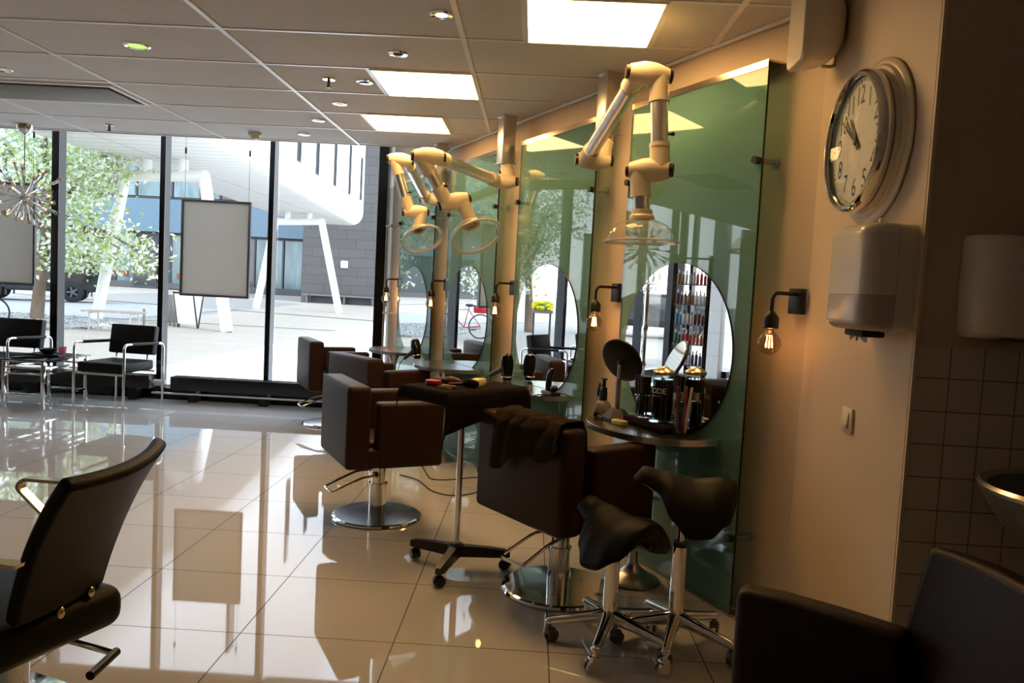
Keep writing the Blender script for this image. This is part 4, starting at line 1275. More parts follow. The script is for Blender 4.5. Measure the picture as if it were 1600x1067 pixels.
def wrap(cx_, z0, R):
    # letters wrapped round the jar, read from the room (towards the camera side)
    return lambda x, y: (math.cos(ANG0 + (x + cx_) / R) * R, math.sin(ANG0 + (x + cx_) / R) * R, z0 + y)
cam_l = Vector((EYE - W(0.445, 0.10)).to_2d().to_3d())
ANG0 = math.atan2(cam_l.dot(WN), cam_l.dot(WU))
MB().text('BARBICIDE', 0.036, wrap(-0.072, 0.150, 0.0515)).text('HOSPITAL DISINFECTANT', 0.007, wrap(-0.05, 0.126, 0.0515)).out('lettering', 'print_white', t)
t = thing('tumbler_of_combs', 'clear drinking glass holding red and pale combs at the front of the near table', 'glass', on_table(0.245, 0.135), WR)
MB().lathe([(0, 0), (0.030, 0), (0.031, 0.003), (0.042, 0.150), (0.0395, 0.150), (0.029, 0.012), (0, 0.010)], n=32, caps=False).out('glass', 'clear_glass', t)
for i, (a, m) in enumerate(((0.4, 'red_comb'), (1.7, 'ink'), (2.9, 'red_comb'), (4.2, 'pale_comb'), (5.3, 'ink'))):
    b = Vector((0.016 * math.cos(a), 0.016 * math.sin(a), 0.016))
    e = Vector((0.036 * math.cos(a), 0.036 * math.sin(a), 0.225))
    d = e - b
    mb = MB().box(tuple((b + e) / 2), (0.016, 0.003, d.length), M=Vector((0, 0, 1)).rotation_difference(d).to_matrix(), rz=0)
    co = mb.out('comb', m, None)
    co.location = t.location
    co.rotation_euler = t.rotation_euler
    tag(co, {0: 'red comb standing in the drinking glass, nearest the mirror side', 1: 'black comb leaning to the room side in the drinking glass', 2: 'red comb leaning left in the drinking glass', 3: 'pale cream comb in the drinking glass', 4: 'black comb at the right of the drinking glass'}[i], 'comb', 'combs in the drinking glass')
t = thing('brush_jar', 'clear square jar of black brushes left of the blue jar', 'jar', on_table(0.575, 0.125, TM), WR)
MB().box((0, 0, 0.055), (0.075, 0.055, 0.11), bev=0.006).out('container', 'clear_glass', t)
mb = MB()
for i in range(6):
    x, y = -0.024 + 0.024 * (i % 3), -0.012 + 0.024 * (i // 3)
    mb.cyl((x, y, 0.012), (x, y, 0.115), 0.005, n=8)
    mb.cyl((x, y, 0.115), (x, y, 0.205), 0.014, 0.017, 12)
mb.out('brushes', 'ink', t)
t = thing('product_bottle', 'black bottle with gold cap behind the blue jar', 'bottle', on_table(0.36, 0.045, TM), WR)
MB().lathe([(0, 0), (0.026, 0), (0.027, 0.004), (0.027, 0.10), (0.020, 0.112), (0.014, 0.115), (0, 0.115)], n=24, caps=False).out('body', 'black_gloss', t)
MB().cyl((0, 0, 0.115), (0, 0, 0.150), 0.016, n=20).out('cap', 'brass_cap', t)
t = thing('cosmetic_mirror', 'round black tabletop mirror on a metal stand seen from behind', 'mirror', on_table(0.70, 0.185), WR)
MB().prism([(0.075 * math.cos(a * PI / 3), 0.075 * math.sin(a * PI / 3)) for a in range(6)], 0.012).rings([[Vector((r * math.cos(a * PI / 3), r * math.sin(a * PI / 3), z)) for a in range(6)] for r, z in ((0.075, 0.012), (0.035, 0.055))]).out('base', 'black_plastic', t)
MB().cyl((0, 0, 0.05), (0, 0, 0.21), 0.0125, n=18).cyl((0, 0, 0.20), (0, 0, 0.285), 0.009, n=16).out('stem', 'steel', t)
dn = Vector((0.30, -0.85, 0.42)).normalized()
dc = Vector((0.0, -0.014, 0.30))
ds = MB().lathe([(0, -0.012), (0.10, -0.012), (0.117, -0.006), (0.119, 0.002), (0.115, 0.006), (0, 0.006)], c=dc, axis=dn, n=48, caps=False).out('disc', 'black_plastic', t)
MB().lathe([(0, 0.0065), (0.108, 0.0065), (0.108, 0.0085), (0, 0.0085)], c=dc, axis=dn, n=48, caps=False).out('mirror_glass', 'mirror', ds)
MB().sphere((0, 0.0, 0.288), 0.014).out('pivot', 'black_plastic', t)
t = thing('spray_bottle', 'round smoked glass spray bottle with black trigger at the left of the near table', 'bottle', on_table(0.80, 0.205), WR)
MB().lathe([(0, 0), (0.030, 0), (0.040, 0.010), (0.046, 0.032), (0.042, 0.058), (0.026, 0.078), (0.016, 0.084), (0, 0.084)], n=32, caps=False).out('body', 'spray_glass', t)
MB().cyl((0, 0, 0.083), (0, 0, 0.125), 0.020, n=20).box((0.004, 0, 0.135), (0.035, 0.03, 0.03), bev=0.006).cyl((0.0, 0, 0.145), (0.0, 0, 0.19), 0.009, n=12).box((0.0, 0, 0.192), (0.035, 0.018, 0.010), bev=0.003).out('pump', 'black_plastic', t)
MB().tube([(0.018, 0, 0.145), (0.038, 0, 0.165), (0.052, 0, 0.12), (0.05, 0, 0.095)], 0.006, 8).out('trigger', 'black_plastic', t)
t = thing('small_brush', 'small dark brush lying between the spray bottle and mirror base', 'brush', on_table(0.735, 0.265), WR)
MB().tube([(-0.03, 0, 0.010), (0.02, 0, 0.010)], 0.006, 8).out('handle', 'ink', t)
MB().sphere((0.03, 0, 0.016), 0.016, (1.1, 0.8, 1)).out('bristles', 'black_towel', t)
t = thing('wooden_block', 'small pale wooden block on the front edge of the near table', 'block', on_table(0.565, 0.255), WR + 0.15)
MB().box((0, 0, 0.011), (0.075, 0.045, 0.021), bev=0.002).out('body', 'yellow_box', t)
MB().box((0, 0, 0.0225), (0.04, 0.02, 0.002)).out('inlay', 'wood', t)

# second table: clippers on their dock
t = thing('hair_clippers', 'black hair clippers upright in a charging dock on the second table', 'clippers', on_table(1.545, 0.11), WR)
MB().box((-0.01, 0, 0.013), (0.13, 0.075, 0.026), bev=0.011, seg=3).out('dock', 'black_plastic', t)
MB().rings([[Vector((cx_ + w * math.cos(2 * PI * i / 16), d * math.sin(2 * PI * i / 16), z)) for i in range(16)] for z, cx_, w, d in ((0.026, 0.02, 0.018, 0.018), (0.06, 0.022, 0.021, 0.019), (0.10, 0.018, 0.020, 0.018), (0.13, 0.005, 0.020, 0.017), (0.155, -0.012, 0.018, 0.014), (0.162, -0.018, 0.012, 0.008))]).out('body', 'black_gloss', t)
MB().rings([[Vector((cx_ + 0.004 * math.cos(2 * PI * i / 10) + 0.018, 0.006 * math.sin(2 * PI * i / 10) + 0.008, z)) for i in range(10)] for z, cx_ in ((0.075, 0.02), (0.10, 0.016), (0.13, 0.002), (0.15, -0.012))]).out('side_stripe', 'aluminium', t)
MB().sphere((-0.05, 0, 0.045), 0.026, (1, 0.9, 0.8)).out('trimmer_head', 'black_plastic', t)
def cord(pts, name, label, r=0.0035):
    o = MB().tube(arc(pts, 0.12, 6), r, 8).out(name, 'ink')
    tag(o, label, 'cord')
cord([W(1.53, 0.155, 0.769), W(1.52, 0.235, 0.768), W(1.515, 0.262, 0.72), W(1.53, 0.25, 0.40), W(1.60, 0.30, 0.02), W(1.62, 0.12, 0.006)], 'power_cord', 'black cord hanging from the hair clippers over the table edge')

def hair_dryer(s, n, z, label, tilt, handle_dir):
    t = thing('hair_dryer', label, 'hair dryer', W(s, n, z), WR, 'black hair dryers')
    ax = Vector(tilt).normalized()
    MB().lathe([(0, 0.105), (0.02, 0.105), (0.035, 0.095), (0.043, 0.06), (0.045, 0.01), (0.036, -0.045), (0.030, -0.075), (0.026, -0.078), (0, -0.078)], axis=ax, n=28, caps=False).out('barrel', 'black_gloss', t)
    h = Vector(handle_dir).normalized()
    hb = MB().tube([ax * 0.01 + h * 0.03, ax * -0.005 + h * 0.09, ax * -0.02 + h * 0.15], [0.019, 0.017, 0.014], 14).out('handle', 'black_plastic', t)
    MB().box(tuple(ax * 0.0 + h * 0.052 + Vector((0, 0.019, 0))), (0.02, 0.006, 0.014)).out('switch', 'red_plastic', hb)
    rg = [ax * -0.05 + (frame_from(ax)[0] * math.cos(2 * PI * i / 24) + frame_from(ax)[1] * math.sin(2 * PI * i / 24)) * 0.042 for i in range(24)]
    MB().tube(rg, 0.004, 8, closed=True).tube([ax * -0.05 + Vector((0, -0.042, 0)), Vector((0, -n + 0.002, (ax * -0.05).z))], 0.005, 8).out('wall_ring', 'chrome', t)
    MB().tube(arc([ax * -0.02 + h * 0.15, ax * -0.03 + h * 0.20, ax * -0.03 + h * 0.23 + Vector((0, 0, -0.06)), h * 0.20 + Vector((0, 0, -0.35)), h * 0.16 + Vector((0, 0.05, -0.70))], 0.05, 5), 0.0035, 8).out('cord', 'ink', t)
hair_dryer(2.205, 0.09, 0.845, 'black hair dryer hanging nozzle down in a wall ring above the second table', (0.0, 0.05, 1), (0.85, 0.45, -0.25))
hair_dryer(4.07, 0.11, 0.80, 'black hair dryer in a wall ring beside the farthest shelf table', (0.30, 0.1, 1), (0.75, 0.5, -0.45))
cord([(-0.90, 5.55, 0.006), (-0.75, 5.45, 0.006), (-0.62, 5.15, 0.006), (-0.47, 5.05, 0.006), (-0.33, 5.15, 0.006), (-0.28, 5.30, 0.006), W(2.2, 0.03, 0.30)], 'floor_cord', 'black cord lying in loops on the floor behind the trolley', 0.004)
cord([(-0.78, 5.85, 0.006), (-0.66, 5.45, 0.006), (-0.5, 5.5, 0.006), (-0.36, 5.62, 0.006), W(2.45, 0.03, 0.02)], 'floor_cord', 'second black cord on the floor, curving towards the wall', 0.004)

# ================================================================== SEEN ONLY IN THE MIRRORS
t = thing('product_rack', 'tall dark rack of hair products reflected in the near mirror', 'rack', (-6.08, 6.80, 0), math.radians(-25))
for y in (-0.235, 0.235):
    MB().box((0, y, 1.0), (0.06, 0.06, 2.0), bev=0.004).out('post', 'black_frame', t)
SZ = [0.46, 0.75, 1.03, 1.31, 1.59]
for z in SZ + [1.96, 0.06]:
    MB().box((0.0, 0, z - 0.008), (0.24, 0.44, 0.014)).out('shelf', 'grey_metal', t)
mb = MB()
protos = {}
def bottle_meshes(m, h, r):
    b = MB().lathe([(0, 0), (r * 0.95, 0), (r, 0.004), (r, h * 0.66), (r * 0.6, h * 0.74), (r * 0.45, h * 0.76), (0, h * 0.76)], n=14, caps=False).mesh('bottle_body', m)
    c = MB().cyl((0, 0, h * 0.76), (0, 0, h), r * 0.5, r * 0.42, 12).mesh('bottle_cap', 'print_white' if m != 'bottle_white' else 'ink')
    return b, c
ROWS = [('bottle_purple', 'bottle_white', 'bottle_maroon'), ('bottle_orange', 'bottle_red', 'bottle_green'), ('bottle_maroon', 'bottle_white', 'bottle_blue'), ('bottle_white', 'bottle_brown', 'bottle_maroon'), ('bottle_red', 'bottle_white', 'bottle_brown')]
SHN = ['bottom', 'second lowest', 'middle', 'second highest', 'top']
Rr = Matrix.Rotation(math.radians(-25), 3, 'Z')
for k, (z, row) in enumerate(zip(SZ, ROWS)):
    for i in range(8):
        m = row[min(2, i * 3 // 8)]
        h = (0.17, 0.20, 0.19)[i % 3]
        key = (m, h)
        if key not in protos:
            protos[key] = bottle_meshes(m, h, 0.021)
        p = Rr @ Vector((0.05, -0.18 + i * 0.051, 0))
        t2 = thing('shampoo_bottle', '%s hair product bottle on the %s shelf of the reflected rack' % (m.split('_')[1], SHN[k]), 'bottle', (-6.08 + p.x, 6.80 + p.y, z), 0, 'bottles on the %s rack shelf' % SHN[k])
        for nm, me in zip(('bottle_body', 'bottle_cap'), protos[key]):
            o = bpy.data.objects.new(nm, me)
            COL.objects.link(o)
            o.parent = t2
t = thing('coat_stand', 'ornate chrome coat stand reflected in the near mirror', 'coat stand', (-5.45, 7.16, 0))
MB().lathe([(0, 0), (0.20, 0), (0.19, 0.03), (0.06, 0.06), (0.04, 0.10), (0.032, 0.4), (0.046, 0.45), (0.03, 0.5), (0.03, 0.9), (0.045, 0.96), (0.028, 1.02), (0.036, 1.3), (0.028, 1.5), (0.03, 1.56), (0.018, 1.62), (0.02, 1.78), (0, 1.82)], n=20, caps=False).out('pole', 'chrome', t)
for k in range(6):
    R = Matrix.Rotation(k * PI / 3, 3, 'Z')
    MB().tube([R @ Vector(p) for p in ((0.015, 0, 1.58), (0.07, 0, 1.55), (0.13, 0, 1.58), (0.16, 0, 1.66), (0.15, 0, 1.72))], 0.008, 8).tube([R @ Vector(p) for p in ((0.015, 0, 1.52), (0.07, 0, 1.45), (0.10, 0, 1.47), (0.11, 0, 1.52))], 0.007, 8).out('hook', 'chrome', t)

# ================================================================== OUTSIDE: THE SQUARE
struct(MB().box((-20, 60, -0.045), (220, 240, 0.03)).out('ground', 'plaza'))
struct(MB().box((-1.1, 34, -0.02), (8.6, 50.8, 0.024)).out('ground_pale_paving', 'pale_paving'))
struct(MB().prism([(-60, 21.9), (-11.6, 21.9), (-12.2, 32.0), (-60, 24.5)], 0.012, Matrix.Translation((0, 0, -0.024))).out('ground_road', 'road'))
for (xa, ya), (xb, yb), w, nm in (((-45, 44.6), (-5.3, 28.1), 0.16, 'ground_drain'), ((-14, 21.75), (-5.4, 21.55), 0.07, 'ground_drain')):
    d = Vector((xb - xa, yb - ya, 0))
    struct(MB().box(((xa + xb) / 2, (ya + yb) / 2, -0.012), (d.length, w, 0.012), rz=math.atan2(d.y, d.x)).out(nm, 'drain'))
mb = MB().prism([(-13.6, 21.3), (-11.5, 20.9), (-9.9, 18.4), (-10.6, 17.1), (-11.4, 16.6), (-14.0, 17.6), (-17, 20)], 0.05, Matrix.Translation((0, 0, -0.03)))
rg_ = random.Random(3)
for i in range(700):
    x, y = rg_.uniform(-16, -10), rg_.uniform(16.9, 21.2)
    if y < 16.7 + max(0, (-11.4 - x)) * 0.45 or (x > -11.5 and y > 20.9 - (x + 11.5) * 1.5) or (x > -10.6 and y < 17.1 + (x + 10.6)):
        continue
    r = rg_.uniform(0.04, 0.09)
    mb.sphere((x, y, 0.02), r, (1, rg_.uniform(0.7, 1.2), 0.6), 6, 4)
g = mb.out('gravel_bed', 'gravel')
g['kind'] = 'stuff'
g['label'] = 'grey gravel bed round the tree'
g['category'] = 'gravel'

# slanted white portal frames carrying the overhanging building
def portal(label, b1, t1, t2, b2, r):
    o0 = Vector(((b1[0] + b2[0]) / 2, (b1[1] + b2[1]) / 2, 0))
    t = thing('portal_frame', label, 'column', o0, 0, 'slanted white portal frames')
    L = lambda p: Vector(p) - o0
    MB().tube([L(b1), L(t1)], r, 20).sphere(L(t1), r).out('leg', 'white_steel', t)
    MB().tube([L(b2), L(t2)], r, 20).sphere(L(t2), r).out('leg', 'white_steel', t)
    MB().tube([L(t1), L(t2)], r, 20).out('crossbeam', 'white_steel', t)
    for k in (0.28, 0.74):
        p = L(t1).lerp(L(t2), k)
        MB().cyl(p, p + Vector((0, 0, 4.25 - p.z - o0.z)), r * 0.85, n=16).out('stub_post', 'white_steel', t)
portal('nearer white slanted portal frame between the tree and the hanging sign', (-11.61, 20.43, -0.03), (-10.72, 20.1, 3.80), (-8.33, 19.35, 3.80), (-7.52, 19.02, -0.03), 0.145)
portal('farther white slanted portal frame in front of the grey stone wall', (-12.1, 33.77, -0.03), (-11.35, 33.7, 3.78), (-9.32, 33.67, 3.88), (-8.41, 33.67, -0.03), 0.155)

# overhanging white building
t = thing('overhanging_building', 'white rounded building overhanging the square, with slot windows', 'building', (-9.5, 28, 0))
oW = Vector((-9.5, 28, 0))
EDGE = [(-6.75, 9.5), (-7.0, 12), (-7.3, 16.3), (-7.44, 19.2), (-7.9, 23.3), (-8.6, 30.9), (-9.2, 37.0), (-9.45, 39.6)]
LEFT = [(-10.6, 9.5), (-10.7, 12), (-10.87, 16.3), (-10.93, 19.2), (-11.05, 23.3), (-11.55, 30.9), (-11.8, 37.0), (-11.9, 39.6)]
def wsec(e, l, y, off=0.55, sh=0.0):
    pts = []
    zb = 4.2 + sh
    pts.append(Vector((l, y, 15)))
    pts.append(Vector((l, y, zb)))
    pts.append(Vector((e, y, zb)))
    for k in range(1, 7):
        a = k / 6 * PI / 2
        pts.append(Vector((e + off * math.sin(a), y, zb + off * (1 - math.cos(a)) * 1.2)))
    pts.append(Vector((e + off, y, 15)))
    return pts
rings = []
for (e, ye), (l, _) in zip(EDGE, LEFT):
    rings.append([p - oW for p in wsec(e, l, ye)])
for dy, de, sh in ((0.5, 0.02, 0.05), (0.9, 0.15, 0.20), (1.15, 0.35, 0.5), (1.25, 0.6, 1.0)):
    rings.append([p - oW for p in wsec(-9.5 - de * 0.3, -11.9, 39.6 + dy, 0.55 - de * 0.5, sh)])
mb = MB()
mb.rings(rings, close_u=True)
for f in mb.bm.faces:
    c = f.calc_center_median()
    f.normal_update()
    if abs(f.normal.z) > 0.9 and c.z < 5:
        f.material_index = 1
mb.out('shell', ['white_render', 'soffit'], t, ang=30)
def ex(y):
    for (e0, y0), (e1, y1) in zip(EDGE[:-1], EDGE[1:]):
        if y0 <= y <= y1:
            return e0 + (e1 - e0) * (y - y0) / (y1 - y0)
for y, zb, hgt in ((23.95, 4.95, 2.6), (26.95, 4.98, 2.6), (30.6, 5.07, 2.6), (34.65, 5.22, 2.15), (38.6, 5.40, 2.05), (20.9, 4.95, 2.6), (17.9, 4.95, 2.6)):
    p = Vector((ex(y) + 0.55, y, zb + hgt / 2)) - oW
    dx = ex(y + 0.5) - ex(y - 0.5)
    wo = MB().box(tuple(p), (0.08, 0.46, hgt), rz=-math.atan(dx)).out('slot_window', 'facade_frame', t)
    MB().box(tuple(p + Vector((0.045, 0, 0))), (0.012, 0.36, hgt - 0.1), rz=-math.atan(dx)).out('pane', 'facade_glass_dark', wo)

# grey stone building, bench and plaque
t = thing('stone_building', 'grey stone-clad building behind the farther portal frame', 'building', (-4, 47, 0))
MB().box((0.0, 5.5, 7), (19.9, 12, 14.1)).out('stone_wall', 'stone_cladding', t)
o = MB().box((0, 0, 0), (0.42, 0.05, 0.42), bev=0.01).out('wall_plaque', 'print_white', None, (-11.4, 46.47, 2.35))
tag(o, 'small white square plaque on the grey stone wall', 'plaque')
t = thing('long_bench', 'long grey bench along the foot of the grey stone wall', 'bench', (-11.4, 45.7, -0.03))
MB().box((0, 0, 0.50), (4.4, 0.5, 0.08)).out('seat', 'grey_metal', t)
for x in (-1.9, 0.3, 2.0):
    MB().box((x, 0, 0.23), (0.08, 0.45, 0.46)).out('leg', 'grey_metal', t)
MB().box((0, 0.22, 0.23), (3.6, 0.04, 0.40)).out('skirt', 'facade_frame', t)

# office building with blue bands
t = thing('office_building', 'office building with blue bands and glazed ground floor across the square', 'building', (-42, 62, 0))
oo = Vector((-42, 62, 0))
MB().box((0, 4.2, 8.0), (58, 8, 16)).out('core_wall', 'facade_frame', t)
for z0, z1 in ((4.5, 7.1), (10.1, 16.1)):
    MB().box((0, 0.0, (z0 + z1) / 2), (58.4, 0.5, z1 - z0)).out('blue_band', 'blue_panel', t)
for z0, z1, nm in ((0.45, 4.3, 'ground_window'), (7.35, 9.95, 'upper_window')):
    x = -70.0
    k = 0
    while x < -14.5:
        wd = (2.3, 1.6, 2.9)[k % 3]
        if not (nm == 'ground_window' and -32.2 < x + wd / 2 < -29.9):
            if x + wd > -52:
                f = MB().box((x + wd / 2 - oo.x, 0.13, (z0 + z1) / 2), (wd - 0.12, 0.06, z1 - z0)).out(nm, 'facade_glass' if (k % 5) else 'facade_glass_dark', t)
                MB().box((x + wd - oo.x - 0.06, 0.06, (z0 + z1) / 2), (0.13, 0.12, z1 - z0)).out('mullion', 'facade_frame', f)
        x += wd
        k += 1
MB().box((0, -0.2, 0.22), (58.2, 0.7, 0.5)).out('plinth', 'stone_cladding', t)
dr = MB().box((-31.0 - oo.x, -0.62, 1.5), (1.9, 0.12, 3.0)).out('entrance_door', 'facade_frame', t)
MB().box((-31.35 - oo.x, -0.69, 1.5), (0.9, 0.03, 2.6)).box((-30.45 - oo.x, -0.69, 1.5), (0.6, 0.03, 2.6)).out('door_glass', 'facade_glass_dark', dr)
MB().cyl((-31.3 - oo.x, -0.72, 2.4), (-31.3 - oo.x, -0.71, 2.4), 0.16, n=16).cyl((-31.95 - oo.x, -0.72, 1.9), (-31.95 - oo.x, -0.71, 1.9), 0.16, n=16).box((-31.6 - oo.x, -0.715, 1.9), (0.12, 0.02, 0.5)).out('door_sticker', 'print_white', dr)
MB().box((-33.6 - oo.x, 0.08, 1.05), (1.8, 0.04, 0.45)).box((-28.4 - oo.x, 0.08, 1.05), (0.7, 0.04, 0.45)).out('window_lettering', 'brown_wood', t)
MB().box((-27.6 - oo.x, 0.08, 2.2), (0.5, 0.04, 0.35)).out('window_notice', 'print_white', t)

# tree with pale blossom
def tree(label, x, y, boughs, seed, crown, n_leaf, lean=(0.25, 0)):
    t = thing('tree', label, 'tree', (x, y, -0.03), 0, 'blossoming trees on the square')
    rd_ = random.Random(seed)
    tp = [Vector((0, 0, 0)), Vector((lean[0] * 0.4, 0, 1.2)), Vector((lean[0], lean[1], 2.6)), Vector((lean[0] * 0.6, lean[1] * 1.4, 4.4)), Vector((lean[0] * 0.2, 0, 6.2))]
    MB().tube(tp, [0.165, 0.125, 0.105, 0.08, 0.04], 14).out('trunk', 'bark', t)
    mb = MB()
    ends = []
    for (bx, by, bz, z0) in boughs:
        k = z0 / 6.2 * 4
        i = min(int(k), 3)
        s = tp[i].lerp(tp[i + 1], k - i)
        e = Vector((bx, by, bz))
        m = s.lerp(e, 0.55) + Vector((0, 0, 0.45))
        mb.tube([s, s.lerp(m, 0.5) + Vector((0, 0, 0.2)), m, m.lerp(e, 0.6), e], [0.06, 0.05, 0.035, 0.022, 0.008], 8)
        ends.append((s, m, e))
    mb.out('branches', 'bark', t)
    lf = MB()
    for i in range(n_leaf):
        if rd_.random() < 0.62:
            s, m, e = rd_.choice(ends)
            k = rd_.random() ** 0.6
            c = m.lerp(e, k) if rd_.random() < 0.7 else s.lerp(m, 0.4 + 0.6 * k)
            p = c + Vector((rd_.gauss(0, 0.42), rd_.gauss(0, 0.42), rd_.gauss(-0.08, 0.33)))
        else:
            cx_, cy_, cz_, rx, ry, rz_ = crown
            while True:
                q = Vector((rd_.uniform(-1, 1), rd_.uniform(-1, 1), rd_.uniform(-1, 1)))
                if q.length < 1:
                    break
            p = Vector((cx_ + q.x * rx, cy_ + q.y * ry, cz_ + q.z * rz_))
            if noise.noise(p * 0.9 + Vector((seed, 0, 0))) < -0.05:
                continue
        if p.z < 1.25 and rd_.random() < 0.8 or p.z < 0.95:
            continue
        lf.mi = 1 if rd_.random() < 0.62 else 0
        sz = rd_.uniform(0.045, 0.09)
        n1 = Vector((rd_.gauss(0, 1), rd_.gauss(0, 1), rd_.gauss(0.8, 1))).normalized()
        a1, b1, _ = frame_from(n1)
        th = rd_.uniform(0, PI)
        u_ = (a1 * math.cos(th) + b1 * math.sin(th)) * sz
        v_ = n1.cross(u_).normalized() * sz * 0.6
        lf.poly([p - u_, p - v_ + n1 * 0.01, p + u_, p + v_ + n1 * 0.01])
    o = lf.out('foliage', ['leaf_green', 'leaf_white'], t)
    o['kind'] = 'stuff'
BG = [(1.2, -0.3, 4.9, 3.2), (1.5, 0.2, 3.6, 2.7), (2.35, 0.1, 1.75, 2.4), (1.6, -0.3, 2.6, 2.3), (1.2, 0.4, 1.6, 2.0), (2.9, 0.2, 1.65, 2.6), (0.8, 0.2, 1.45, 1.9), (-1.5, 0.2, 4.2, 3.0), (-2.0, -0.3, 5.0, 3.4), (-0.6, 0.6, 5.6, 4.0), (0.4, -0.4, 5.9, 4.2), (1.9, 0.4, 4.3, 3.4), (-1.2, 0.1, 3.2, 2.6), (0.9, -0.2, 3.9, 3.0), (0.5, -1.2, 3.9, 3.2), (0.3, 1.4, 4.4, 3.1)]
tree('blossoming tree beside the parked off-road car, left of the portal frame', -12.40, 19.15, BG, 5, (-0.2, 0, 4.5, 2.4, 2.0, 2.2), 12500)
tree('blossoming tree beyond the left frame edge, seen in the mirrors', -17.2, 17.6, BG, 9, (0.0, 0, 4.6, 2.4, 2.0, 2.3), 8000)

# off-road car
def car(label, loc, rz, spare=True, low=False):
    t = thing('car', label, 'car', loc, rz)
    H = 1.0 if not low else 0.78
    prof = [(-2.25, 0.45), (-2.32, 0.62), (-2.30, 1.02), (-2.22, 1.10), (-2.12, 1.86 * H), (-1.98, 1.95 * H), (0.45, 1.95 * H), (0.62, 1.90 * H), (1.05, 1.22), (2.05, 1.14), (2.28, 1.05), (2.32, 0.62), (2.22, 0.42)]
    body = [(x, z) for x, z in prof]
    def arch(cx_):
        return [(cx_ + 0.47 * math.cos(a), 0.40 + 0.47 * math.sin(a)) for a in [PI * k / 10 for k in range(11)]]
    low_pts = [(2.22, 0.42)] + arch(1.42) + arch(-1.33) + [(-2.25, 0.45)]
    outline = prof[:-1] + low_pts[:-1]
    M = Matrix.Translation((0, 0.90, 0)) @ Matrix.Rotation(PI / 2, 4, 'X')
    MB().prism(outline, 1.80, M, 0.06, 3).out('body', 'car_paint', t)
    for sg in (-1, 1):
        for xs_ in (((-1.95, 1.18), (-1.05, 1.18), (-1.05, 1.78 * H), (-1.92, 1.78 * H)), ((-0.95, 1.18), (-0.08, 1.18), (-0.08, 1.78 * H), (-0.95, 1.78 * H)), ((0.02, 1.18), (0.95, 1.18), (0.52, 1.78 * H), (0.02, 1.78 * H))):
            MB().prism([(x, z) for x, z in xs_], 0.02, Matrix.Translation((0, sg * 0.905 + 0.01, 0)) @ Matrix.Rotation(PI / 2, 4, 'X')).out('side_window', 'facade_glass_dark', t)
        for wx in (1.42, -1.33):
            w = MB().lathe([(0.20, -0.12), (0.34, -0.13), (0.395, -0.10), (0.405, 0.0), (0.395, 0.10), (0.34, 0.13), (0.20, 0.12)], c=(wx, sg * 0.80, 0.405), axis=(0, 1, 0), n=36, caps=False).out('wheel', 'tyre', t)
            hb = MB().lathe([(0.265, 0.05), (0.265, 0.118), (0.245, 0.122), (0.245, 0.05)], c=(wx, sg * 0.80, 0.405), axis=(0, sg, 0), n=36, caps=False).cyl((wx, sg * 0.86, 0.405), (wx, sg * 0.915, 0.405), 0.06, n=16)
            for k in range(5):
                a = k * 2 * PI / 5
                hb.box((wx + 0.15 * math.cos(a), sg * 0.905, 0.405 + 0.15 * math.sin(a)), (0.22, 0.03, 0.06), M=Matrix.Rotation(-a, 3, 'Y'))
            hb.out('wheel_rim', 'wheel_alloy', w)
            MB().lathe([(0.262, 0.03), (0, 0.03)], c=(wx, sg * 0.80, 0.405), axis=(0, sg, 0), n=24, caps=False).out('wheel_disc', 'dark_hole', w)
            MB().box((wx - 0.50, sg * 0.78, 0.38), (0.03, 0.24, 0.34)).out('mud_flap', 'black_plastic', t)
        MB().box((-2.27, sg * 0.78, 0.98), (0.10, 0.16, 0.10)).box((-2.27, sg * 0.78, 0.72), (0.10, 0.16, 0.07)).out('tail_light', 'tail_light', t)
        MB().box((1.98, sg * 0.915, 0.62), (0.04, 0.01, 0.06)).out('door_trim', 'black_plastic', t)
    MB().box((-2.36, 0, 0.56), (0.16, 1.7, 0.18), bev=0.04).out('bumper', 'black_plastic', t)
    if spare:
        MB().lathe([(0, -0.10), (0.33, -0.11), (0.37, 0), (0.33, 0.11), (0, 0.10)], c=(-2.46, 0.1, 1.05), axis=(1, 0, 0), n=28, caps=False).out('spare_wheel', 'tyre', t)
car('black off-road car parked behind the tree', (-19.58, 30.27, -0.012), math.atan2(-0.408, -0.913))
car('dark car on the street seen only in the near mirror', (-20.2, 14.6, -0.03), math.radians(70), False, True)

# slatted bench, posts, sandwich board, bin
t = thing('slatted_bench', 'slatted bench with steel frame at the edge of the gravel', 'bench', (-9.45, 17.35, -0.03), math.radians(4))
for i in range(7):
    MB().box((0, -0.21 + i * 0.07, 0.45), (1.25, 0.05, 0.04)).out('slat', 'bench_wood', t)
for x in (-0.45, 0.45):
    MB().tube([(x, -0.22, 0), (x, -0.22, 0.42), (x, 0.22, 0.42), (x, 0.22, 0)], 0.022, 8).out('leg_frame', 'steel', t)
for x, y, l in ((-10.05, 19.9, 'short grey post left of the sandwich board, leftmost of three'), (-9.55, 20.3, 'short grey post, middle of the three near the bench'), (-9.25, 19.9, 'short grey post nearest the black window mullion')):
    o = MB().cyl((0, 0, 0), (0, 0, 0.42), 0.03, n=10).out('post', 'grey_metal', None, (x, y, -0.03))
    tag(o, l, 'post', 'short posts by the gravel')
t = thing('sandwich_board', 'white sandwich board sign standing on the square', 'sign', (-8.86, 19.75, -0.03), math.radians(-8))
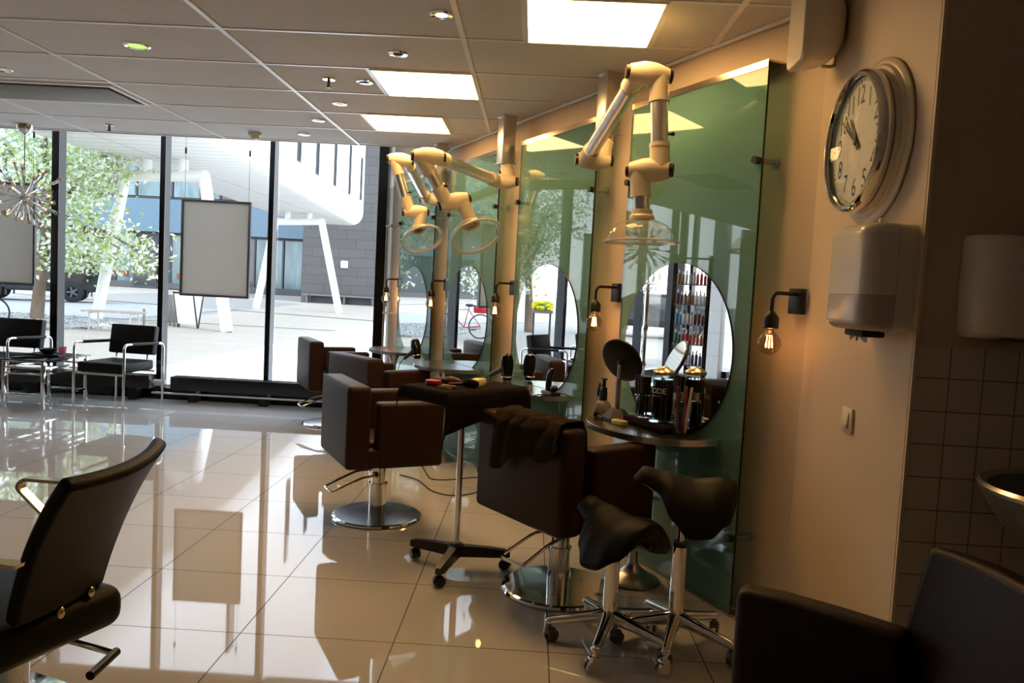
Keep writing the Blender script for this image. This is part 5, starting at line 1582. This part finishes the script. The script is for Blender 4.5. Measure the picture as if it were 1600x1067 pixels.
for sg, nm in ((-1, 'front_board'), (1, 'rear_board')):
    M_ = Matrix.Rotation(-sg * 0.24, 3, 'X')
    fr = MB()
    c0 = Vector((0.04, sg * 0.13, 0.46))
    for dx in (-0.27, 0.27):
        fr.box(tuple(c0 + M_ @ Vector((dx, 0, 0))), (0.03, 0.02, 0.95), M=M_)
    fr.box(tuple(c0 + M_ @ Vector((0, 0, 0.45))), (0.54, 0.02, 0.04), M=M_)
    f_ = fr.out(nm, 'ink', t)
    MB().box(tuple(c0 + M_ @ Vector((0, sg * 0.004, 0.03))), (0.51, 0.014, 0.78), M=M_).out('poster', 'print_white', f_)
t = thing('litter_bin', 'grey litter bin behind the sandwich board', 'bin', (-9.72, 20.75, -0.03))
MB().lathe([(0, 0.05), (0.19, 0.05), (0.25, 0.78), (0.24, 0.80), (0, 0.80)], n=24, caps=False).out('body', 'grey_metal', t)
MB().tube(arc([(-0.2, 0, 0.8), (-0.2, 0, 0.95), (0.2, 0, 0.95), (0.2, 0, 0.8)], 0.1, 5), 0.015, 8).out('handle', 'ink', t)

# beyond the left frame edge: bicycle and a planter of yellow flowers, caught by the mirrors
t = thing('bicycle', 'red bicycle parked outside, seen in the third mirror', 'bicycle', (-12.1, 16.2, -0.03), math.radians(35))
for x in (-0.52, 0.52):
    w = MB().tube([(x + 0.33 * math.cos(a * PI / 18), 0, 0.34 + 0.33 * math.sin(a * PI / 18)) for a in range(36)], 0.018, 8, closed=True).out('wheel', 'tyre', t)
    mb = MB()
    for k in range(12):
        a = k * PI / 6
        mb.cyl((x, 0, 0.34), (x + 0.32 * math.cos(a), 0, 0.34 + 0.32 * math.sin(a)), 0.002, n=4)
    mb.out('spokes', 'steel', w)
MB().tube([(-0.52, 0, 0.34), (-0.05, 0, 0.30), (0.40, 0, 0.78), (-0.16, 0, 0.80), (-0.05, 0, 0.30)], 0.018, 8).tube([(-0.16, 0, 0.80), (-0.52, 0, 0.34)], 0.012, 8).tube([(0.52, 0, 0.34), (0.40, 0, 0.78), (0.37, 0, 0.98)], 0.016, 8).out('bicycle_frame', 'bike_red', t)
MB().sphere((-0.19, 0, 0.92), 0.11, (1.2, 0.7, 0.4)).cyl((-0.16, 0, 0.80), (-0.18, 0, 0.90), 0.012, n=8).out('saddle', 'black_plastic', t)
MB().tube([(0.30, -0.28, 1.02), (0.38, 0, 1.0), (0.30, 0.28, 1.02)], 0.013, 8).out('handlebar', 'ink', t)
MB().box((-0.5, 0, 0.82), (0.34, 0.26, 0.22), bev=0.03).out('pannier', 'bike_red', t)
t = thing('flower_planter', 'high planter of yellow flowers outside, seen in the second mirror', 'planter', (-9.9, 12.0, -0.03), math.radians(-35))
for x in (-0.5, -0.17, 0.17, 0.5):
    for y in (-0.18, 0.18):
        MB().cyl((x, y, 0), (x, y, 0.95), 0.016, n=8).out('leg', 'ink', t)
MB().box((0, 0, 0.97), (1.15, 0.45, 0.06)).out('trough', 'grey_metal', t)
mb = MB()
rr_ = random.Random(8)
for i in range(260):
    mb.mi = 0 if rr_.random() < 0.75 else 1
    mb.sphere((rr_.uniform(-0.55, 0.55), rr_.uniform(-0.2, 0.2), rr_.uniform(1.0, 1.18)), rr_.uniform(0.03, 0.06), (1, 1, 0.6), 6, 4)
o = mb.out('flowers', ['yellow_flower', 'leaf_green'], t)
o['kind'] = 'stuff'
